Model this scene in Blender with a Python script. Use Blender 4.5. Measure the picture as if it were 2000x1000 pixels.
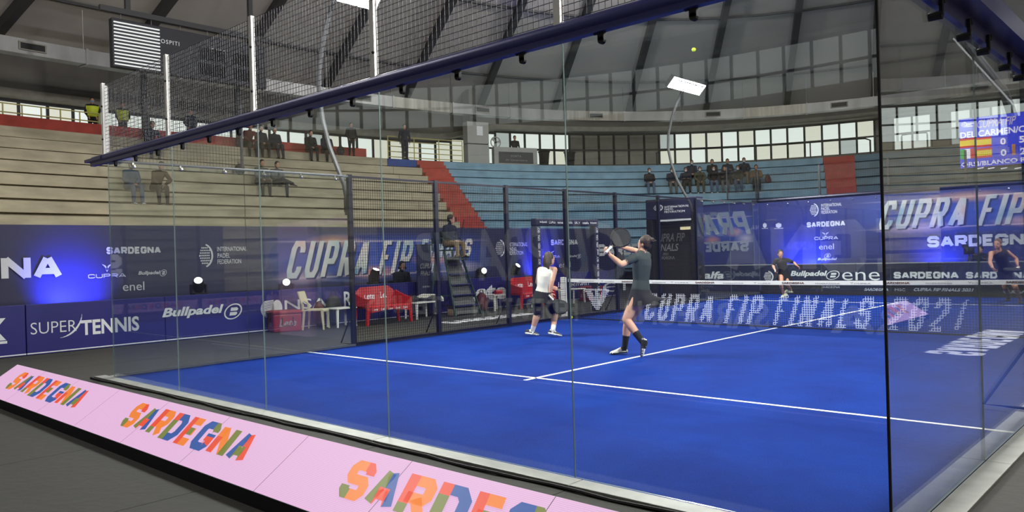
import bpy, bmesh, math, random
from math import sin, cos, pi, radians, sqrt
from mathutils import Vector as V, Matrix, kdtree, Quaternion
random.seed(7)
SC = bpy.context.scene
for o in list(bpy.data.objects): bpy.data.objects.remove(o)
COL = SC.collection

# ------------------------------------------------------------------ camera
CAM = V((11.2712, -4.1120, 1.5201)); FPX = 1519.78
_y, _p, _r = radians(42.6877), radians(-0.1107), radians(-1.6718)
_f = V((-sin(_y)*cos(_p), cos(_y)*cos(_p), sin(_p)))
_rt0 = V((cos(_y), sin(_y), 0)); _up0 = _rt0.cross(_f)
_rt = _rt0*cos(_r) + _up0*sin(_r); _up = _up0*cos(_r) - _rt0*sin(_r)
cam_d = bpy.data.cameras.new('camera'); cam = bpy.data.objects.new('camera', cam_d); COL.objects.link(cam)
cam_d.sensor_width = 36; cam_d.lens = FPX/2000*36; cam_d.clip_start = .05; cam_d.clip_end = 300
cam.matrix_world = Matrix(((_rt.x,_up.x,-_f.x,CAM.x),(_rt.y,_up.y,-_f.y,CAM.y),(_rt.z,_up.z,-_f.z,CAM.z),(0,0,0,1)))
SC.camera = cam
def ray(px, py): return _rt*((px-1000)/FPX) + _up*((500-py)/FPX) + _f
def P(px, py, d): return CAM + ray(px, py)*d
def hit(px, py, ax, v):
    d = ray(px, py); return CAM + d*((v-CAM[ax])/d[ax])
def depth(p): return (V(p)-CAM).dot(_f)
def pxof(p):
    q = V(p)-CAM; d = q.dot(_f); return 1000+FPX*q.dot(_rt)/d, 500-FPX*q.dot(_up)/d

# ------------------------------------------------------------------ world, exposure
SC.view_settings.view_transform = 'Standard'; SC.view_settings.look = 'None'
SC.view_settings.gamma = 1.0; SC.view_settings.use_curve_mapping = False
SC.view_settings.exposure = 0.0
try:
    SC.cycles.transparent_max_bounces = 24; SC.cycles.max_bounces = 7
    SC.cycles.caustics_reflective = False; SC.cycles.caustics_refractive = False
    SC.cycles.sample_clamp_indirect = 4.0
except Exception: pass
W = bpy.data.worlds.new('world'); SC.world = W; W.use_nodes = True
W.node_tree.nodes['Background'].inputs[0].default_value = (.6, .65, .7, 1)
W.node_tree.nodes['Background'].inputs[1].default_value = .15
FLOOD_W, FILL_W, PANE_E = 480, 200, .95

# ------------------------------------------------------------------ materials
def lin(c):
    c = c/255
    return c/12.92 if c <= .04045 else ((c+.055)/1.055)**2.4
def L3(c): return (lin(c[0]), lin(c[1]), lin(c[2]), 1)
MATS = {}
def mat(name, col, rough=.6, metal=0, var=0, scale=8, bump=0, emit=0, spec=None, stretch=None, detail=6):
    """plain or noisy principled material; var = how far the noise moves the colour"""
    if name in MATS: return MATS[name]
    m = bpy.data.materials.new(name); m.use_nodes = True; MATS[name] = m
    nt = m.node_tree; b = nt.nodes['Principled BSDF']
    b.inputs['Base Color'].default_value = L3(col); b.inputs['Roughness'].default_value = rough
    b.inputs['Metallic'].default_value = metal
    if spec is not None: b.inputs['Specular IOR Level'].default_value = spec
    if emit:
        b.inputs['Emission Color'].default_value = L3(col); b.inputs['Emission Strength'].default_value = emit
    if var or bump:
        tc = nt.nodes.new('ShaderNodeTexCoord'); n = nt.nodes.new('ShaderNodeTexNoise')
        n.inputs['Scale'].default_value = scale; n.inputs['Detail'].default_value = detail
        if stretch:
            mp = nt.nodes.new('ShaderNodeMapping'); mp.inputs['Scale'].default_value = stretch
            nt.links.new(tc.outputs['Object'], mp.inputs[0]); nt.links.new(mp.outputs[0], n.inputs['Vector'])
        else: nt.links.new(tc.outputs['Object'], n.inputs['Vector'])
        if var:
            r = nt.nodes.new('ShaderNodeValToRGB'); c = L3(col)
            r.color_ramp.elements[0].position = .3; r.color_ramp.elements[1].position = .7
            r.color_ramp.elements[0].color = (c[0]*(1-var), c[1]*(1-var), c[2]*(1-var), 1)
            r.color_ramp.elements[1].color = (min(1, c[0]*(1+var)), min(1, c[1]*(1+var)), min(1, c[2]*(1+var)), 1)
            nt.links.new(n.outputs['Fac'], r.inputs[0]); nt.links.new(r.outputs[0], b.inputs['Base Color'])
        if bump:
            bp = nt.nodes.new('ShaderNodeBump'); bp.inputs['Strength'].default_value = bump; bp.inputs['Distance'].default_value = .02
            nt.links.new(n.outputs['Fac'], bp.inputs['Height']); nt.links.new(bp.outputs[0], b.inputs['Normal'])
    return m
def emat(name, col, strength=1.0):
    if name in MATS: return MATS[name]
    m = bpy.data.materials.new(name); m.use_nodes = True; MATS[name] = m
    b = m.node_tree.nodes['Principled BSDF']
    b.inputs['Base Color'].default_value = (.02, .02, .02, 1); b.inputs['Roughness'].default_value = .4
    b.inputs['Emission Color'].default_value = L3(col); b.inputs['Emission Strength'].default_value = strength
    return m
def glass_mat(name, tint=(.95, .97, .965), haze=.004, smudge=.22):
    m = bpy.data.materials.new(name); m.use_nodes = True; MATS[name] = m
    nt = m.node_tree; nt.nodes.clear(); N = nt.nodes.new; K = nt.links.new
    out = N('ShaderNodeOutputMaterial'); g = N('ShaderNodeNewGeometry')
    dp = N('ShaderNodeVectorMath'); dp.operation = 'DOT_PRODUCT'; K(g.outputs['Incoming'], dp.inputs[0]); K(g.outputs['Normal'], dp.inputs[1])
    def mth(op, a, b=None):
        n = N('ShaderNodeMath'); n.operation = op
        for i, x in enumerate((a, b)):
            if x is None: continue
            if isinstance(x, (int, float)): n.inputs[i].default_value = x
            else: K(x, n.inputs[i])
        return n.outputs[0]
    c = mth('ABSOLUTE', dp.outputs['Value']); k = mth('POWER', mth('SUBTRACT', 1.0, c), 5.0)
    fr = mth('ADD', mth('MULTIPLY', k, .96), .04)
    tr = N('ShaderNodeBsdfTransparent'); tr.inputs[0].default_value = (*tint, 1)
    gl = N('ShaderNodeBsdfGlossy'); gl.inputs['Roughness'].default_value = 0.0; gl.inputs[0].default_value = (.95, .97, 1, 1)
    df = N('ShaderNodeBsdfDiffuse'); df.inputs[0].default_value = (.75, .78, .8, 1)
    tc = N('ShaderNodeTexCoord'); ns = N('ShaderNodeTexNoise'); ns.inputs['Scale'].default_value = 5; ns.inputs['Detail'].default_value = 9; ns.inputs['Roughness'].default_value = .7
    K(tc.outputs['Object'], ns.inputs['Vector'])
    rp = N('ShaderNodeValToRGB'); rp.color_ramp.elements[0].position = .63; rp.color_ramp.elements[1].position = .8
    K(ns.outputs['Fac'], rp.inputs[0])
    sz = N('ShaderNodeSeparateXYZ'); K(tc.outputs['Object'], sz.inputs[0])
    up_ = N('ShaderNodeMapRange'); up_.inputs['From Min'].default_value = 1.9; up_.inputs['From Max'].default_value = 2.9; up_.inputs['To Min'].default_value = .12; K(sz.outputs['Z'], up_.inputs['Value'])   # ball marks gather high on the panes
    hz = mth('ADD', mth('MULTIPLY', mth('MULTIPLY', rp.outputs[0], up_.outputs[0]), smudge), haze)
    m1 = N('ShaderNodeMixShader'); K(hz, m1.inputs[0]); K(tr.outputs[0], m1.inputs[1]); K(df.outputs[0], m1.inputs[2])
    m2 = N('ShaderNodeMixShader'); K(fr, m2.inputs[0]); K(m1.outputs[0], m2.inputs[1]); K(gl.outputs[0], m2.inputs[2])
    K(m2.outputs[0], out.inputs[0])
    return m

# ------------------------------------------------------------------ mesh building
class MB:
    def __init__(s): s.v = []; s.f = []; s.m = []; s.cur = 0
    def add(s, vs, fs):
        o = len(s.v); s.v += [tuple(v) for v in vs]
        for f in fs: s.f.append(tuple(o+i for i in f)); s.m.append(s.cur)
        return s
    def box(s, x0, y0, z0, x1, y1, z1, M=None):
        vs = [V((x, y, z)) for x in (x0, x1) for y in (y0, y1) for z in (z0, z1)]
        if M: vs = [M @ v for v in vs]
        return s.add(vs, [(0,1,3,2),(4,6,7,5),(0,4,5,1),(2,3,7,6),(0,2,6,4),(1,5,7,3)])
    def bevbox(s, x0, y0, z0, x1, y1, z1, b=.01, M=None):
        bm = bmesh.new(); bmesh.ops.create_cube(bm, size=1)
        for v in bm.verts: v.co = V(((x0+x1)/2+v.co.x*(x1-x0), (y0+y1)/2+v.co.y*(y1-y0), (z0+z1)/2+v.co.z*(z1-z0)))
        bmesh.ops.bevel(bm, geom=bm.edges[:], offset=b, segments=2, affect='EDGES', profile=.5)
        bm.verts.index_update()
        s.add([(M @ v.co) if M else v.co for v in bm.verts], [[v.index for v in f.verts] for f in bm.faces]); bm.free(); return s
    def tube(s, pts, r, n=8, cap=True, flat=1.0):
        pts = [V(p) for p in pts]; rs = r if isinstance(r, (list, tuple)) else [r]*len(pts)
        up = None; rings = []
        for i, p in enumerate(pts):
            t = (pts[min(i+1, len(pts)-1)]-pts[max(i-1, 0)]).normalized()
            if up is None: up = V((0, 0, 1)) if abs(t.z) < .9 else V((1, 0, 0))
            a = t.cross(up)
            if a.length < 1e-4: a = t.orthogonal()
            a.normalize(); b = a.cross(t).normalized(); up = b
            rings.append([p + a*(cos(2*pi*k/n)*rs[i]) + b*(sin(2*pi*k/n)*rs[i]*flat) for k in range(n)])
        vs = [v for rg in rings for v in rg]; fs = []
        for i in range(len(pts)-1):
            for k in range(n): fs.append((i*n+k, i*n+(k+1) % n, (i+1)*n+(k+1) % n, (i+1)*n+k))
        if cap: fs.append(tuple(range(n))[::-1]); fs.append(tuple((len(pts)-1)*n+k for k in range(n)))
        return s.add(vs, fs)
    def loft(s, rings, cap=True):
        n = len(rings[0]); vs = [v for r in rings for v in r]; fs = []
        for i in range(len(rings)-1):
            for k in range(n): fs.append((i*n+k, i*n+(k+1) % n, (i+1)*n+(k+1) % n, (i+1)*n+k))
        if cap: fs.append(tuple(range(n))[::-1]); fs.append(tuple((len(rings)-1)*n+k for k in range(n)))
        return s.add(vs, fs)
    def bar(s, a, b, w, h=None, up=V((0, 0, 1))):
        a = V(a); b = V(b); h = h or w; t = (b-a).normalized()
        x = t.cross(up)
        if x.length < 1e-3: x = t.cross(V((1, 0, 0)))
        x.normalize(); y = x.cross(t)
        vs = [p + x*(i*w/2) + y*(j*h/2) for p in (a, b) for i, j in ((-1,-1),(1,-1),(1,1),(-1,1))]
        return s.add(vs, [(3,2,1,0),(4,5,6,7),(0,1,5,4),(1,2,6,5),(2,3,7,6),(3,0,4,7)])
    def sphere(s, c, r, n=12, M=None, sc=(1, 1, 1)):
        c = V(c); rings = []
        vs = [c+V((0, 0, -r*sc[2]))]; fs = []; m = n//2
        for i in range(1, m):
            t = -pi/2+pi*i/m
            for k in range(n): vs.append(c+V((r*sc[0]*cos(t)*cos(2*pi*k/n), r*sc[1]*cos(t)*sin(2*pi*k/n), r*sc[2]*sin(t))))
        vs.append(c+V((0, 0, r*sc[2])))
        for k in range(n): fs.append((0, 1+(k+1) % n, 1+k))
        for i in range(m-2):
            for k in range(n): fs.append((1+i*n+k, 1+i*n+(k+1) % n, 1+(i+1)*n+(k+1) % n, 1+(i+1)*n+k))
        e = len(vs)-1
        for k in range(n): fs.append((e, 1+(m-2)*n+k, 1+(m-2)*n+(k+1) % n))
        if M: vs = [M @ (v-c) + c for v in vs]
        return s.add(vs, fs)
    def prism(s, poly, M, th):
        """2-d outline poly placed by M (local xy), given thickness th along local z"""
        n = len(poly); vs = [M @ V((p[0], p[1], 0)) for p in poly] + [M @ V((p[0], p[1], th)) for p in poly]
        fs = [tuple(range(n))[::-1], tuple(range(n, 2*n))] + [(k, (k+1) % n, n+(k+1) % n, n+k) for k in range(n)]
        return s.add(vs, fs)
    def mesh(s, name, mats, smooth=False):
        me = bpy.data.meshes.new(name); me.from_pydata(s.v, [], s.f)
        for m in (mats if isinstance(mats, (list, tuple)) else [mats]): me.materials.append(m)
        me.polygons.foreach_set('material_index', s.m)
        if smooth:
            me.polygons.foreach_set('use_smooth', [True]*len(me.polygons))
            try: me.set_sharp_from_angle(angle=radians(40))
            except Exception: pass
        me.update(); return me
    def build(s, name, mats, parent=None, loc=None, smooth=False, kind=None):
        return obj(name, s.mesh(name, mats, smooth), parent, loc, kind)
def obj(name, me, parent=None, loc=None, kind=None):
    """parts: mesh given in world coordinates, parent sits somewhere else -> keep the world place"""
    o = bpy.data.objects.new(name, me); COL.objects.link(o)
    if parent is not None:
        o.parent = parent; o.matrix_parent_inverse = ROOT_INV.get(parent.name, Matrix())
    if loc is not None: o.location = loc
    if kind: o['kind'] = kind
    return o
ROOT_INV = {}
def thing(name, label, cat, loc=(0, 0, 0), group=None, kind=None):
    o = bpy.data.objects.new(name, None); COL.objects.link(o); o.location = loc; o.empty_display_size = .1
    ROOT_INV[o.name] = Matrix.Translation(-V(loc))
    if kind: o['kind'] = kind
    if label: o['label'] = label
    if cat: o['category'] = cat
    if group: o['group'] = group
    return o
def tag(o, label, cat, group=None, kind=None):
    o['label'] = label; o['category'] = cat
    if group: o['group'] = group
    if kind: o['kind'] = kind
    return o
def struct(o, label=None, cat=None):
    o['kind'] = 'structure'
    if label: o['label'] = label
    if cat: o['category'] = cat
    return o

# ------------------------------------------------------------------ lettering
TXT = {}
def text_mesh(s, shear=0, offset=0, space=1.0):
    key = (s, shear, offset, space)
    if key in TXT: return TXT[key]
    c = bpy.data.curves.new('t', 'FONT'); c.body = s; c.size = 1; c.shear = shear; c.offset = offset; c.space_character = space; c.resolution_u = 3
    o = bpy.data.objects.new('t', c); COL.objects.link(o)
    dg = bpy.context.evaluated_depsgraph_get(); me = bpy.data.meshes.new_from_object(o.evaluated_get(dg))
    vs = [(v.co.x, v.co.y) for v in me.vertices]; fs = [tuple(p.vertices) for p in me.polygons]
    bpy.data.objects.remove(o); bpy.data.curves.remove(c); bpy.data.meshes.remove(me)
    xs = [v[0] for v in vs]; ys = [v[1] for v in vs]; x0, x1, y0, y1 = min(xs), max(xs), min(ys), max(ys)
    vs = [((x-x0)/(x1-x0), (y-y0)/(y1-y0)) for x, y in vs]
    TXT[key] = (vs, fs); return TXT[key]
class Frame:
    """a flat sheet: origin o, right u, up v, facing n"""
    def __init__(s, o, u, v): s.o = V(o); s.u = V(u).normalized(); s.v = V(v).normalized(); s.n = s.u.cross(s.v).normalized()
    def uv(s, px, py):
        d = ray(px, py); t = (s.o-CAM).dot(s.n)/d.dot(s.n); q = CAM+d*t-s.o
        return q.dot(s.u), q.dot(s.v)
    def at(s, a, b, h=0): return s.o + s.u*a + s.v*b + s.n*h
    def M(s, a=0, b=0, h=0):
        o = s.at(a, b, h); return Matrix(((s.u.x,s.v.x,s.n.x,o.x),(s.u.y,s.v.y,s.n.y,o.y),(s.u.z,s.v.z,s.n.z,o.z),(0,0,0,1)))
    def box(s, Lp, Rp, T):
        """pixel of the left and right end of the base line, and the height in pixels at the left -> u0,u1,v0,v1"""
        a = s.uv(*Lp); b = s.uv(*Rp); c = s.uv(Lp[0], Lp[1]-T)
        return a[0], b[0], (a[1]+b[1])/2, (a[1]+b[1])/2+c[1]-a[1]
def write(fr, s, box, m, parent, h=.004, shear=0, offset=0, space=1.0, name='lettering'):
    u0, u1, v0, v1 = box; vs, fs = text_mesh(s, shear, offset, space)
    me = bpy.data.meshes.new(name); me.from_pydata([fr.at(u0+x*(u1-u0), v0+y*(v1-v0), h) for x, y in vs], [], fs)
    me.materials.append(m); return obj(name, me, parent)
def shape(fr, polys, box, m, parent, h=.004, name='emblem', kind=None):
    """flat polygons in the unit square printed into box"""
    u0, u1, v0, v1 = box; b = MB()
    for poly in polys:
        b.add([fr.at(u0+x*(u1-u0), v0+y*(v1-v0), h) for x, y in poly], [tuple(range(len(poly)))])
    return b.build(name, m, parent, kind=kind)
# ------------------------------------------------------------------ heavy block letters, drawn as strokes
_O = [(.2, 0), (.8, 0), (1, .18), (1, .82), (.8, 1), (.2, 1), (0, .82), (0, .18), (.2, 0)]
GLY = {'A': [[(0, -.04), (.46, 1.03)], [(.54, 1.03), (1, -.04)], [(.16, .27), (.84, .27)]],
 'S': [[(1, .74), (1, .86), (.84, 1), (.16, 1), (0, .86), (0, .64), (.16, .5), (.84, .5), (1, .36), (1, .14), (.84, 0), (.16, 0), (0, .14), (0, .26)]],
 'R': [[(0, -.08), (0, 1), (.84, 1), (1, .86), (1, .58), (.84, .44), (0, .44)], [(.52, .44), (1, -.06)]],
 'D': [[(0, 0), (0, 1), (.74, 1), (1, .76), (1, .24), (.74, 0), (0, 0)]], 'E': [[(1.06, 1), (0, 1), (0, 0), (1.06, 0)], [(0, .5), (.9, .5)]],
 'G': [[(1, .74), (1, .84), (.82, 1), (.18, 1), (0, .84), (0, .16), (.18, 0), (.82, 0), (1, .16), (1, .46), (.56, .46)]],
 'N': [[(0, -.08), (0, 1.08)], [(.04, 1.02), (.96, -.02)], [(1, -.08), (1, 1.08)]], 'C': [[(1, .72), (1, .84), (.82, 1), (.18, 1), (0, .84), (0, .16), (.18, 0), (.82, 0), (1, .16), (1, .28)]],
 'U': [[(0, 1.08), (0, .16), (.18, 0), (.82, 0), (1, .16), (1, 1.08)]], 'P': [[(0, -.08), (0, 1), (.84, 1), (1, .86), (1, .58), (.84, .42), (0, .42)]],
 'F': [[(0, -.08), (0, 1), (1, 1)], [(0, .5), (.85, .5)]], 'I': [[(.5, -.08), (.5, 1.08)]], 'L': [[(0, 1), (0, 0), (1, 0)]],
 '0': [_O], 'O': [_O], '2': [[(0, .76), (0, .86), (.16, 1), (.84, 1), (1, .86), (1, .6), (0, .1), (0, 0), (1, 0)]], '1': [[(.15, .86), (.6, 1), (.6, 0)]],
 'K': [[(0, 0), (0, 1)], [(1, 1), (.1, .5), (1, 0)]], 'T': [[(0, 1), (1, 1)], [(.5, 1), (.5, 0)]], 'Y': [[(0, 1), (.5, .45), (1, 1)], [(.5, .5), (.5, 0)]]}
GW = {'I': .34, '1': .7, 'F': .86, 'E': .88, 'L': .84, 'N': 1.08, 'A': 1.1, ' ': .42}
def stroke(pts, th):
    """flat band of width th along a polyline, mitred"""
    closed = (V(pts[0])-V(pts[-1])).length < 1e-6; p = [V((x, y, 0)) for x, y in pts]; n = len(p); out = []
    for i in range(n):
        a = p[i]-p[i-1] if i > 0 else (p[0]-p[-2] if closed else None); b = p[i+1]-p[i] if i < n-1 else (p[1]-p[0] if closed else None)
        if a is None: a = b
        if b is None: b = a
        a = a.normalized(); b = b.normalized(); na = V((-a.y, a.x, 0)); nb = V((-b.y, b.x, 0)); m = (na+nb)
        m = m/max(.35, m.length_squared)*2 if m.length > 1e-4 else na
        out.append((p[i]+m*(th/2), p[i]-m*(th/2)))
    return [[out[i][0], out[i][1], out[i+1][1], out[i+1][0]] for i in range(n-1)]
def glyph_polys(ch, w, h, th):
    ps = []
    for j, pl in enumerate(GLY[ch]):
        q = [(th/2+x*(w-th), th/2+y*(h-th)) for x, y in pl]
        for i, c in enumerate(stroke(q, th)): ps.append([V((p.x, p.y, .0015*j+.0005*(i % 2))) for p in c])      # overlapping strokes lie on each other, never in one plane
    return ps
def block(fr, s, box, m, parent, th=.24, gap=.16, shear=0, h=.004, name='lettering'):
    """word in heavy strokes: th and gap are fractions of the letter height"""
    u0, u1, v0, v1 = box; H = v1-v0; W_ = u1-u0-shear*H; g = gap*H; tot = sum(GW.get(c, 1) for c in s); k = (W_-g*(len(s)-1))/tot; u = u0; b = MB()
    for c in s:
        w = GW.get(c, 1)*k
        if c in GLY:
            for q in glyph_polys(c, w, H, min(th*H, .36*w) if c not in 'I1' else min(th*H, .36*k)): b.add([fr.at(u+p.x+shear*p.y, v0+p.y, h+p.z) for p in q], [(0, 1, 2, 3)])
        u += w+g
    return b.build(name, m, parent)
def block_inside(s, th, gap, shear, asp):
    """point test for a block word in a unit square whose width:height is asp"""
    W_ = asp-shear; tot = sum(GW.get(c, 1) for c in s); k = (W_-gap*(len(s)-1))/tot; u = 0; qs = []
    for c in s:
        w = GW.get(c, 1)*k
        if c in GLY:
            for q in glyph_polys(c, w, 1, min(th, .36*w) if c not in 'I1' else min(th, .36*k)): qs.append([((u+p.x+shear*p.y)/asp, p.y) for p in q])
        u += w+gap
    grid = {}
    for q in qs:
        xs = [p[0] for p in q]
        for c in range(int(min(xs)*200), int(max(xs)*200)+1): grid.setdefault(c, []).append(q)
    def f(x, y):
        for q in grid.get(int(x*200), ()):
            sg = [(x-q[i][0])*(q[(i+1) % 4][1]-q[i][1])-(y-q[i][1])*(q[(i+1) % 4][0]-q[i][0]) for i in range(4)]
            if all(v >= 0 for v in sg) or all(v <= 0 for v in sg): return True
        return False
    return f
# ================================================================== the hall
RCX, RCY, RA, RB, RN = 5., 10., 23.2, 29., 2.5
def ring(t, off, z=0):
    c, s = cos(t), sin(t)
    return V((RCX+(RA+off)*math.copysign(abs(c)**(2/RN), c), RCY+(RB+off)*math.copysign(abs(s)**(2/RN), s), z))
def ring_t(px, py, off):
    """angle where the picture column px meets the ring at that offset"""
    d = ray(px, py); g = lambda t: (lambda p: (p.x-CAM.x)*d.y-(p.y-CAM.y)*d.x)(ring(t, off))
    lo = .6; n = 900; st = 3.6/n; a = g(lo)
    for i in range(n):
        b = g(lo+st)
        if a*b <= 0 and (ring(lo, off)-CAM).dot(d) > 0: return lo + st*a/(a-b if a != b else 1)
        lo += st; a = b
    return None
def inward(t, off=0):
    a = ring(t-.01, off); b = ring(t+.01, off); n = (b-a).cross(V((0, 0, 1))).normalized()
    return n if n.dot(V((RCX, RCY, 0))-ring(t, off)) > 0 else -n
def sweep(b, t0, t1, prof, step=.05, cap=True):
    """profile of (offset, z) corners swept along the ring"""
    n = max(2, int(abs(t1-t0)/step)+1)
    rings = [[ring(t0+(t1-t0)*i/n, o, z) for o, z in prof] for i in range(n+1)]
    return b.loft(rings, cap)

M_conc = mat('concrete', (186, 178, 154), .9, var=.22, scale=1.6, bump=.12, stretch=(.6, .6, 2.2), detail=10)
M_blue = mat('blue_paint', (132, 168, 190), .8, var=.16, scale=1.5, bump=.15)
M_bluedk = mat('blue_paint_shaded', (104, 132, 150), .8, var=.2, scale=1.5, bump=.15)  # same blue paint, darkened for the shade right of the stairs
M_red = mat('red_paint', (176, 72, 60), .75, var=.18, scale=2.5, bump=.15)
M_rb = mat('royal_paint', (42, 74, 150), .7, var=.12, scale=2)
M_black = mat('black_steel', (22, 23, 26), .45, .3)
M_dark = mat('dark_frame', (34, 36, 40), .5)
M_wall = mat('plaster_grey', (112, 110, 104), .9, var=.12, scale=1)
M_corn = mat('cornice', (150, 148, 138), .8, var=.12, scale=3)
M_ceil = mat('ceiling_fabric', (196, 192, 188), .95, var=.06, scale=.6)
M_rib = mat('rib_steel', (66, 67, 70), .7)
M_galv = mat('galvanised', (150, 150, 150), .42, .75, var=.25, scale=1.2, stretch=(1, 1, .3))
M_galv2 = mat('galvanised_warm', (150, 146, 138), .4, .7, var=.22, scale=3, stretch=(2.5, 2.5, .1))
M_yel = mat('yellow_rail', (196, 188, 120), .5)
M_pane = emat('frosted_pane', (236, 244, 236), PANE_E)
M_pane2 = emat('frosted_pane_warm', (232, 232, 214), PANE_E*.9)
M_pane3 = emat('frosted_pane_dim', (200, 210, 206), PANE_E*.72)
M_shut = mat('shutter_board', (140, 136, 126), .85, var=.1, scale=2)
M_mat = mat('rubber_mat', (46, 46, 41), .85, var=.1, scale=14, bump=.25, detail=8)
M_gap = mat('mat_joint', (28, 28, 27), .9)

# floor and its mats
b = MB(); b.box(-30, -32, -.12, 40, 52, -.05)
floor = struct(b.build('floor', M_gap), 'dark rubber hall floor laid in long mats around the court', 'floor')
for i in range(-4, 8):
    x0 = 4.128+1.972*(i-1)
    MB().box(x0+.004, -12, -.05, x0+1.968, 26, -.02).build('floor_mat', M_mat, floor)
MB().box(x0+1.972, -12, -.05, 34, 26, -.021).build('floor_mat', M_mat, floor)
MB().box(-18, -12, -.05, 4.128-1.972*5-.004, 26, -.021).build('floor_mat', M_mat, floor)

TH, TT, NT = .46, .70, 11            # tier rise, tread, number
def zt(k): return 6.2-TH*k
def tier_prof(k, back=None):
    o = -k*TT; z = zt(k); t = TT if back is None else back
    return [(o, z), (o+t+.06, z), (o+t+.06, z-TH-.05), (o+.3, z-TH-.05), (o+.3, z-TH+.125), (o, z-TH+.125)]
def stand(name, label, t0, t1, m, m0=None):
    r = thing(name, label, 'grandstand', ring((t0+t1)/2, -NT*TT, zt(NT)))
    for k in range(NT+1):
        sweep(MB(), t0+.0003, t1-.0003, tier_prof(k, 2.8 if k == 0 else None)).build('tier', (m0 or m) if k == 0 else m, r)
    return r
def stairs(name, label, t0, t1):
    t0 += .0003; t1 -= .0003; r = thing(name, label, 'stairs', ring((t0+t1)/2, -NT*TT, zt(NT)))
    sweep(MB(), t0, t1, [(0, 6.2), (2.86, 6.2), (2.86, 5.9), (0, 5.97)]).build('landing', M_red, r)
    for j in range(1, 2*NT):
        o, z = -j*TT/2, 6.2-j*TH/2
        sweep(MB(), t0, t1, [(o, z), (o+TT/2+.03, z), (o+TT/2+.03, z-TH/2), (o, z-TH/2)]).build('step', M_red, r)
    return r
stairs('red_stairs', 'red painted stairs at the far left edge above the board', 3.416, 3.50)
stand('concrete_grandstand', 'bare weathered concrete grandstand behind the left side of the court', 2.912, 3.416, M_conc)
stand('concrete_grandstand', 'narrow concrete grandstand end with a royal blue top tier', 2.858, 2.912, M_conc, M_rb)
stairs('red_stairs', 'red painted stairs between the concrete and the light blue grandstand', 2.806, 2.858)
stand('blue_grandstand', 'light blue painted grandstand behind the net, curving to the right', 1.907, 2.806, M_blue)
stairs('red_stairs', 'red painted stairs right of the seated crowd, in the blue grandstand', 1.842, 1.907)
stand('blue_grandstand', 'shade-darkened blue grandstand right of the red stairs, below the scoreboard', 1.25, 1.842, M_bluedk)
stand('concrete_grandstand', 'concrete grandstand on the hall side behind the camera', 3.50-2*pi, 1.25, M_conc)

# red parapet on the walkway edge
b = MB(); sweep(b, 2.939, 3.52, [(.62, 6.2), (.62, 6.68), (.82, 6.68), (.82, 6.2)])
tag(b.build('parapet', M_red), 'low dark red parapet along the walkway above the concrete tiers', 'parapet')

# outer wall with its bands of windows
def wtop(t): 
    k = min(1, max(0, (2.80-t)/.16)); return 7.65+.78*k*k*(3-2*k) if t > 0 else 8.43
NW = 208
TW = []                              # equal arc lengths along the ring at offset 3
_n = 4000; _len = [0]; _pt = [ring(3.55-2*pi*i/_n, 3) for i in range(_n+1)]
for i in range(_n): _len.append(_len[-1]+(_pt[i+1]-_pt[i]).length)
_j = 0
for i in range(NW+1):
    while _j < _n and _len[_j] < _len[-1]*i/NW-1e-9: _j += 1
    TW.append(3.55-2*pi*_j/_n)
BAY = _len[-1]/NW
wall = MB()
def quadband(mb, z0f, z1f, off=3.0, i0=0, i1=NW):
    for i in range(i0, i1):
        t0, t1 = TW[i], TW[i+1]
        mb.add([ring(t0, off, z0f(t0)), ring(t1, off, z0f(t1)), ring(t1, off, z1f(t1)), ring(t0, off, z1f(t0))], [(0, 1, 2, 3)])
quadband(wall, lambda t: -.05, lambda t: 6.6, 3.12); quadband(wall, lambda t: wtop(t)+.3, lambda t: 9.9, 3.0)
for i in range(NW):                  # plinth top under the windows
    t0, t1 = TW[i], TW[i+1]; wall.add([ring(t0, 3.12, 6.6), ring(t1, 3.12, 6.6), ring(t1, 2.9, 6.6), ring(t0, 2.9, 6.6)], [(0, 1, 2, 3)])
quadband(wall, lambda t: 6.1, lambda t: 6.6, 2.9)
wall_o = struct(wall.build('wall_hall', M_wall), 'grey curved outer hall wall above the grandstand', 'wall')
cb = MB()
for i in range(NW):
    t0, t1 = TW[i], TW[i+1]; q = []
    for t in (t0, t1):
        z = wtop(t); q.append([ring(t, 3.05, z+.02), ring(t, 2.55, z+.08), ring(t, 2.55, z+.34), ring(t, 3.05, z+.4)])
    cb.loft([q[0], q[1]], False)
struct(cb.build('trim_1', M_corn), 'pale concrete cornice running above the strip of windows', 'cornice')

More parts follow.
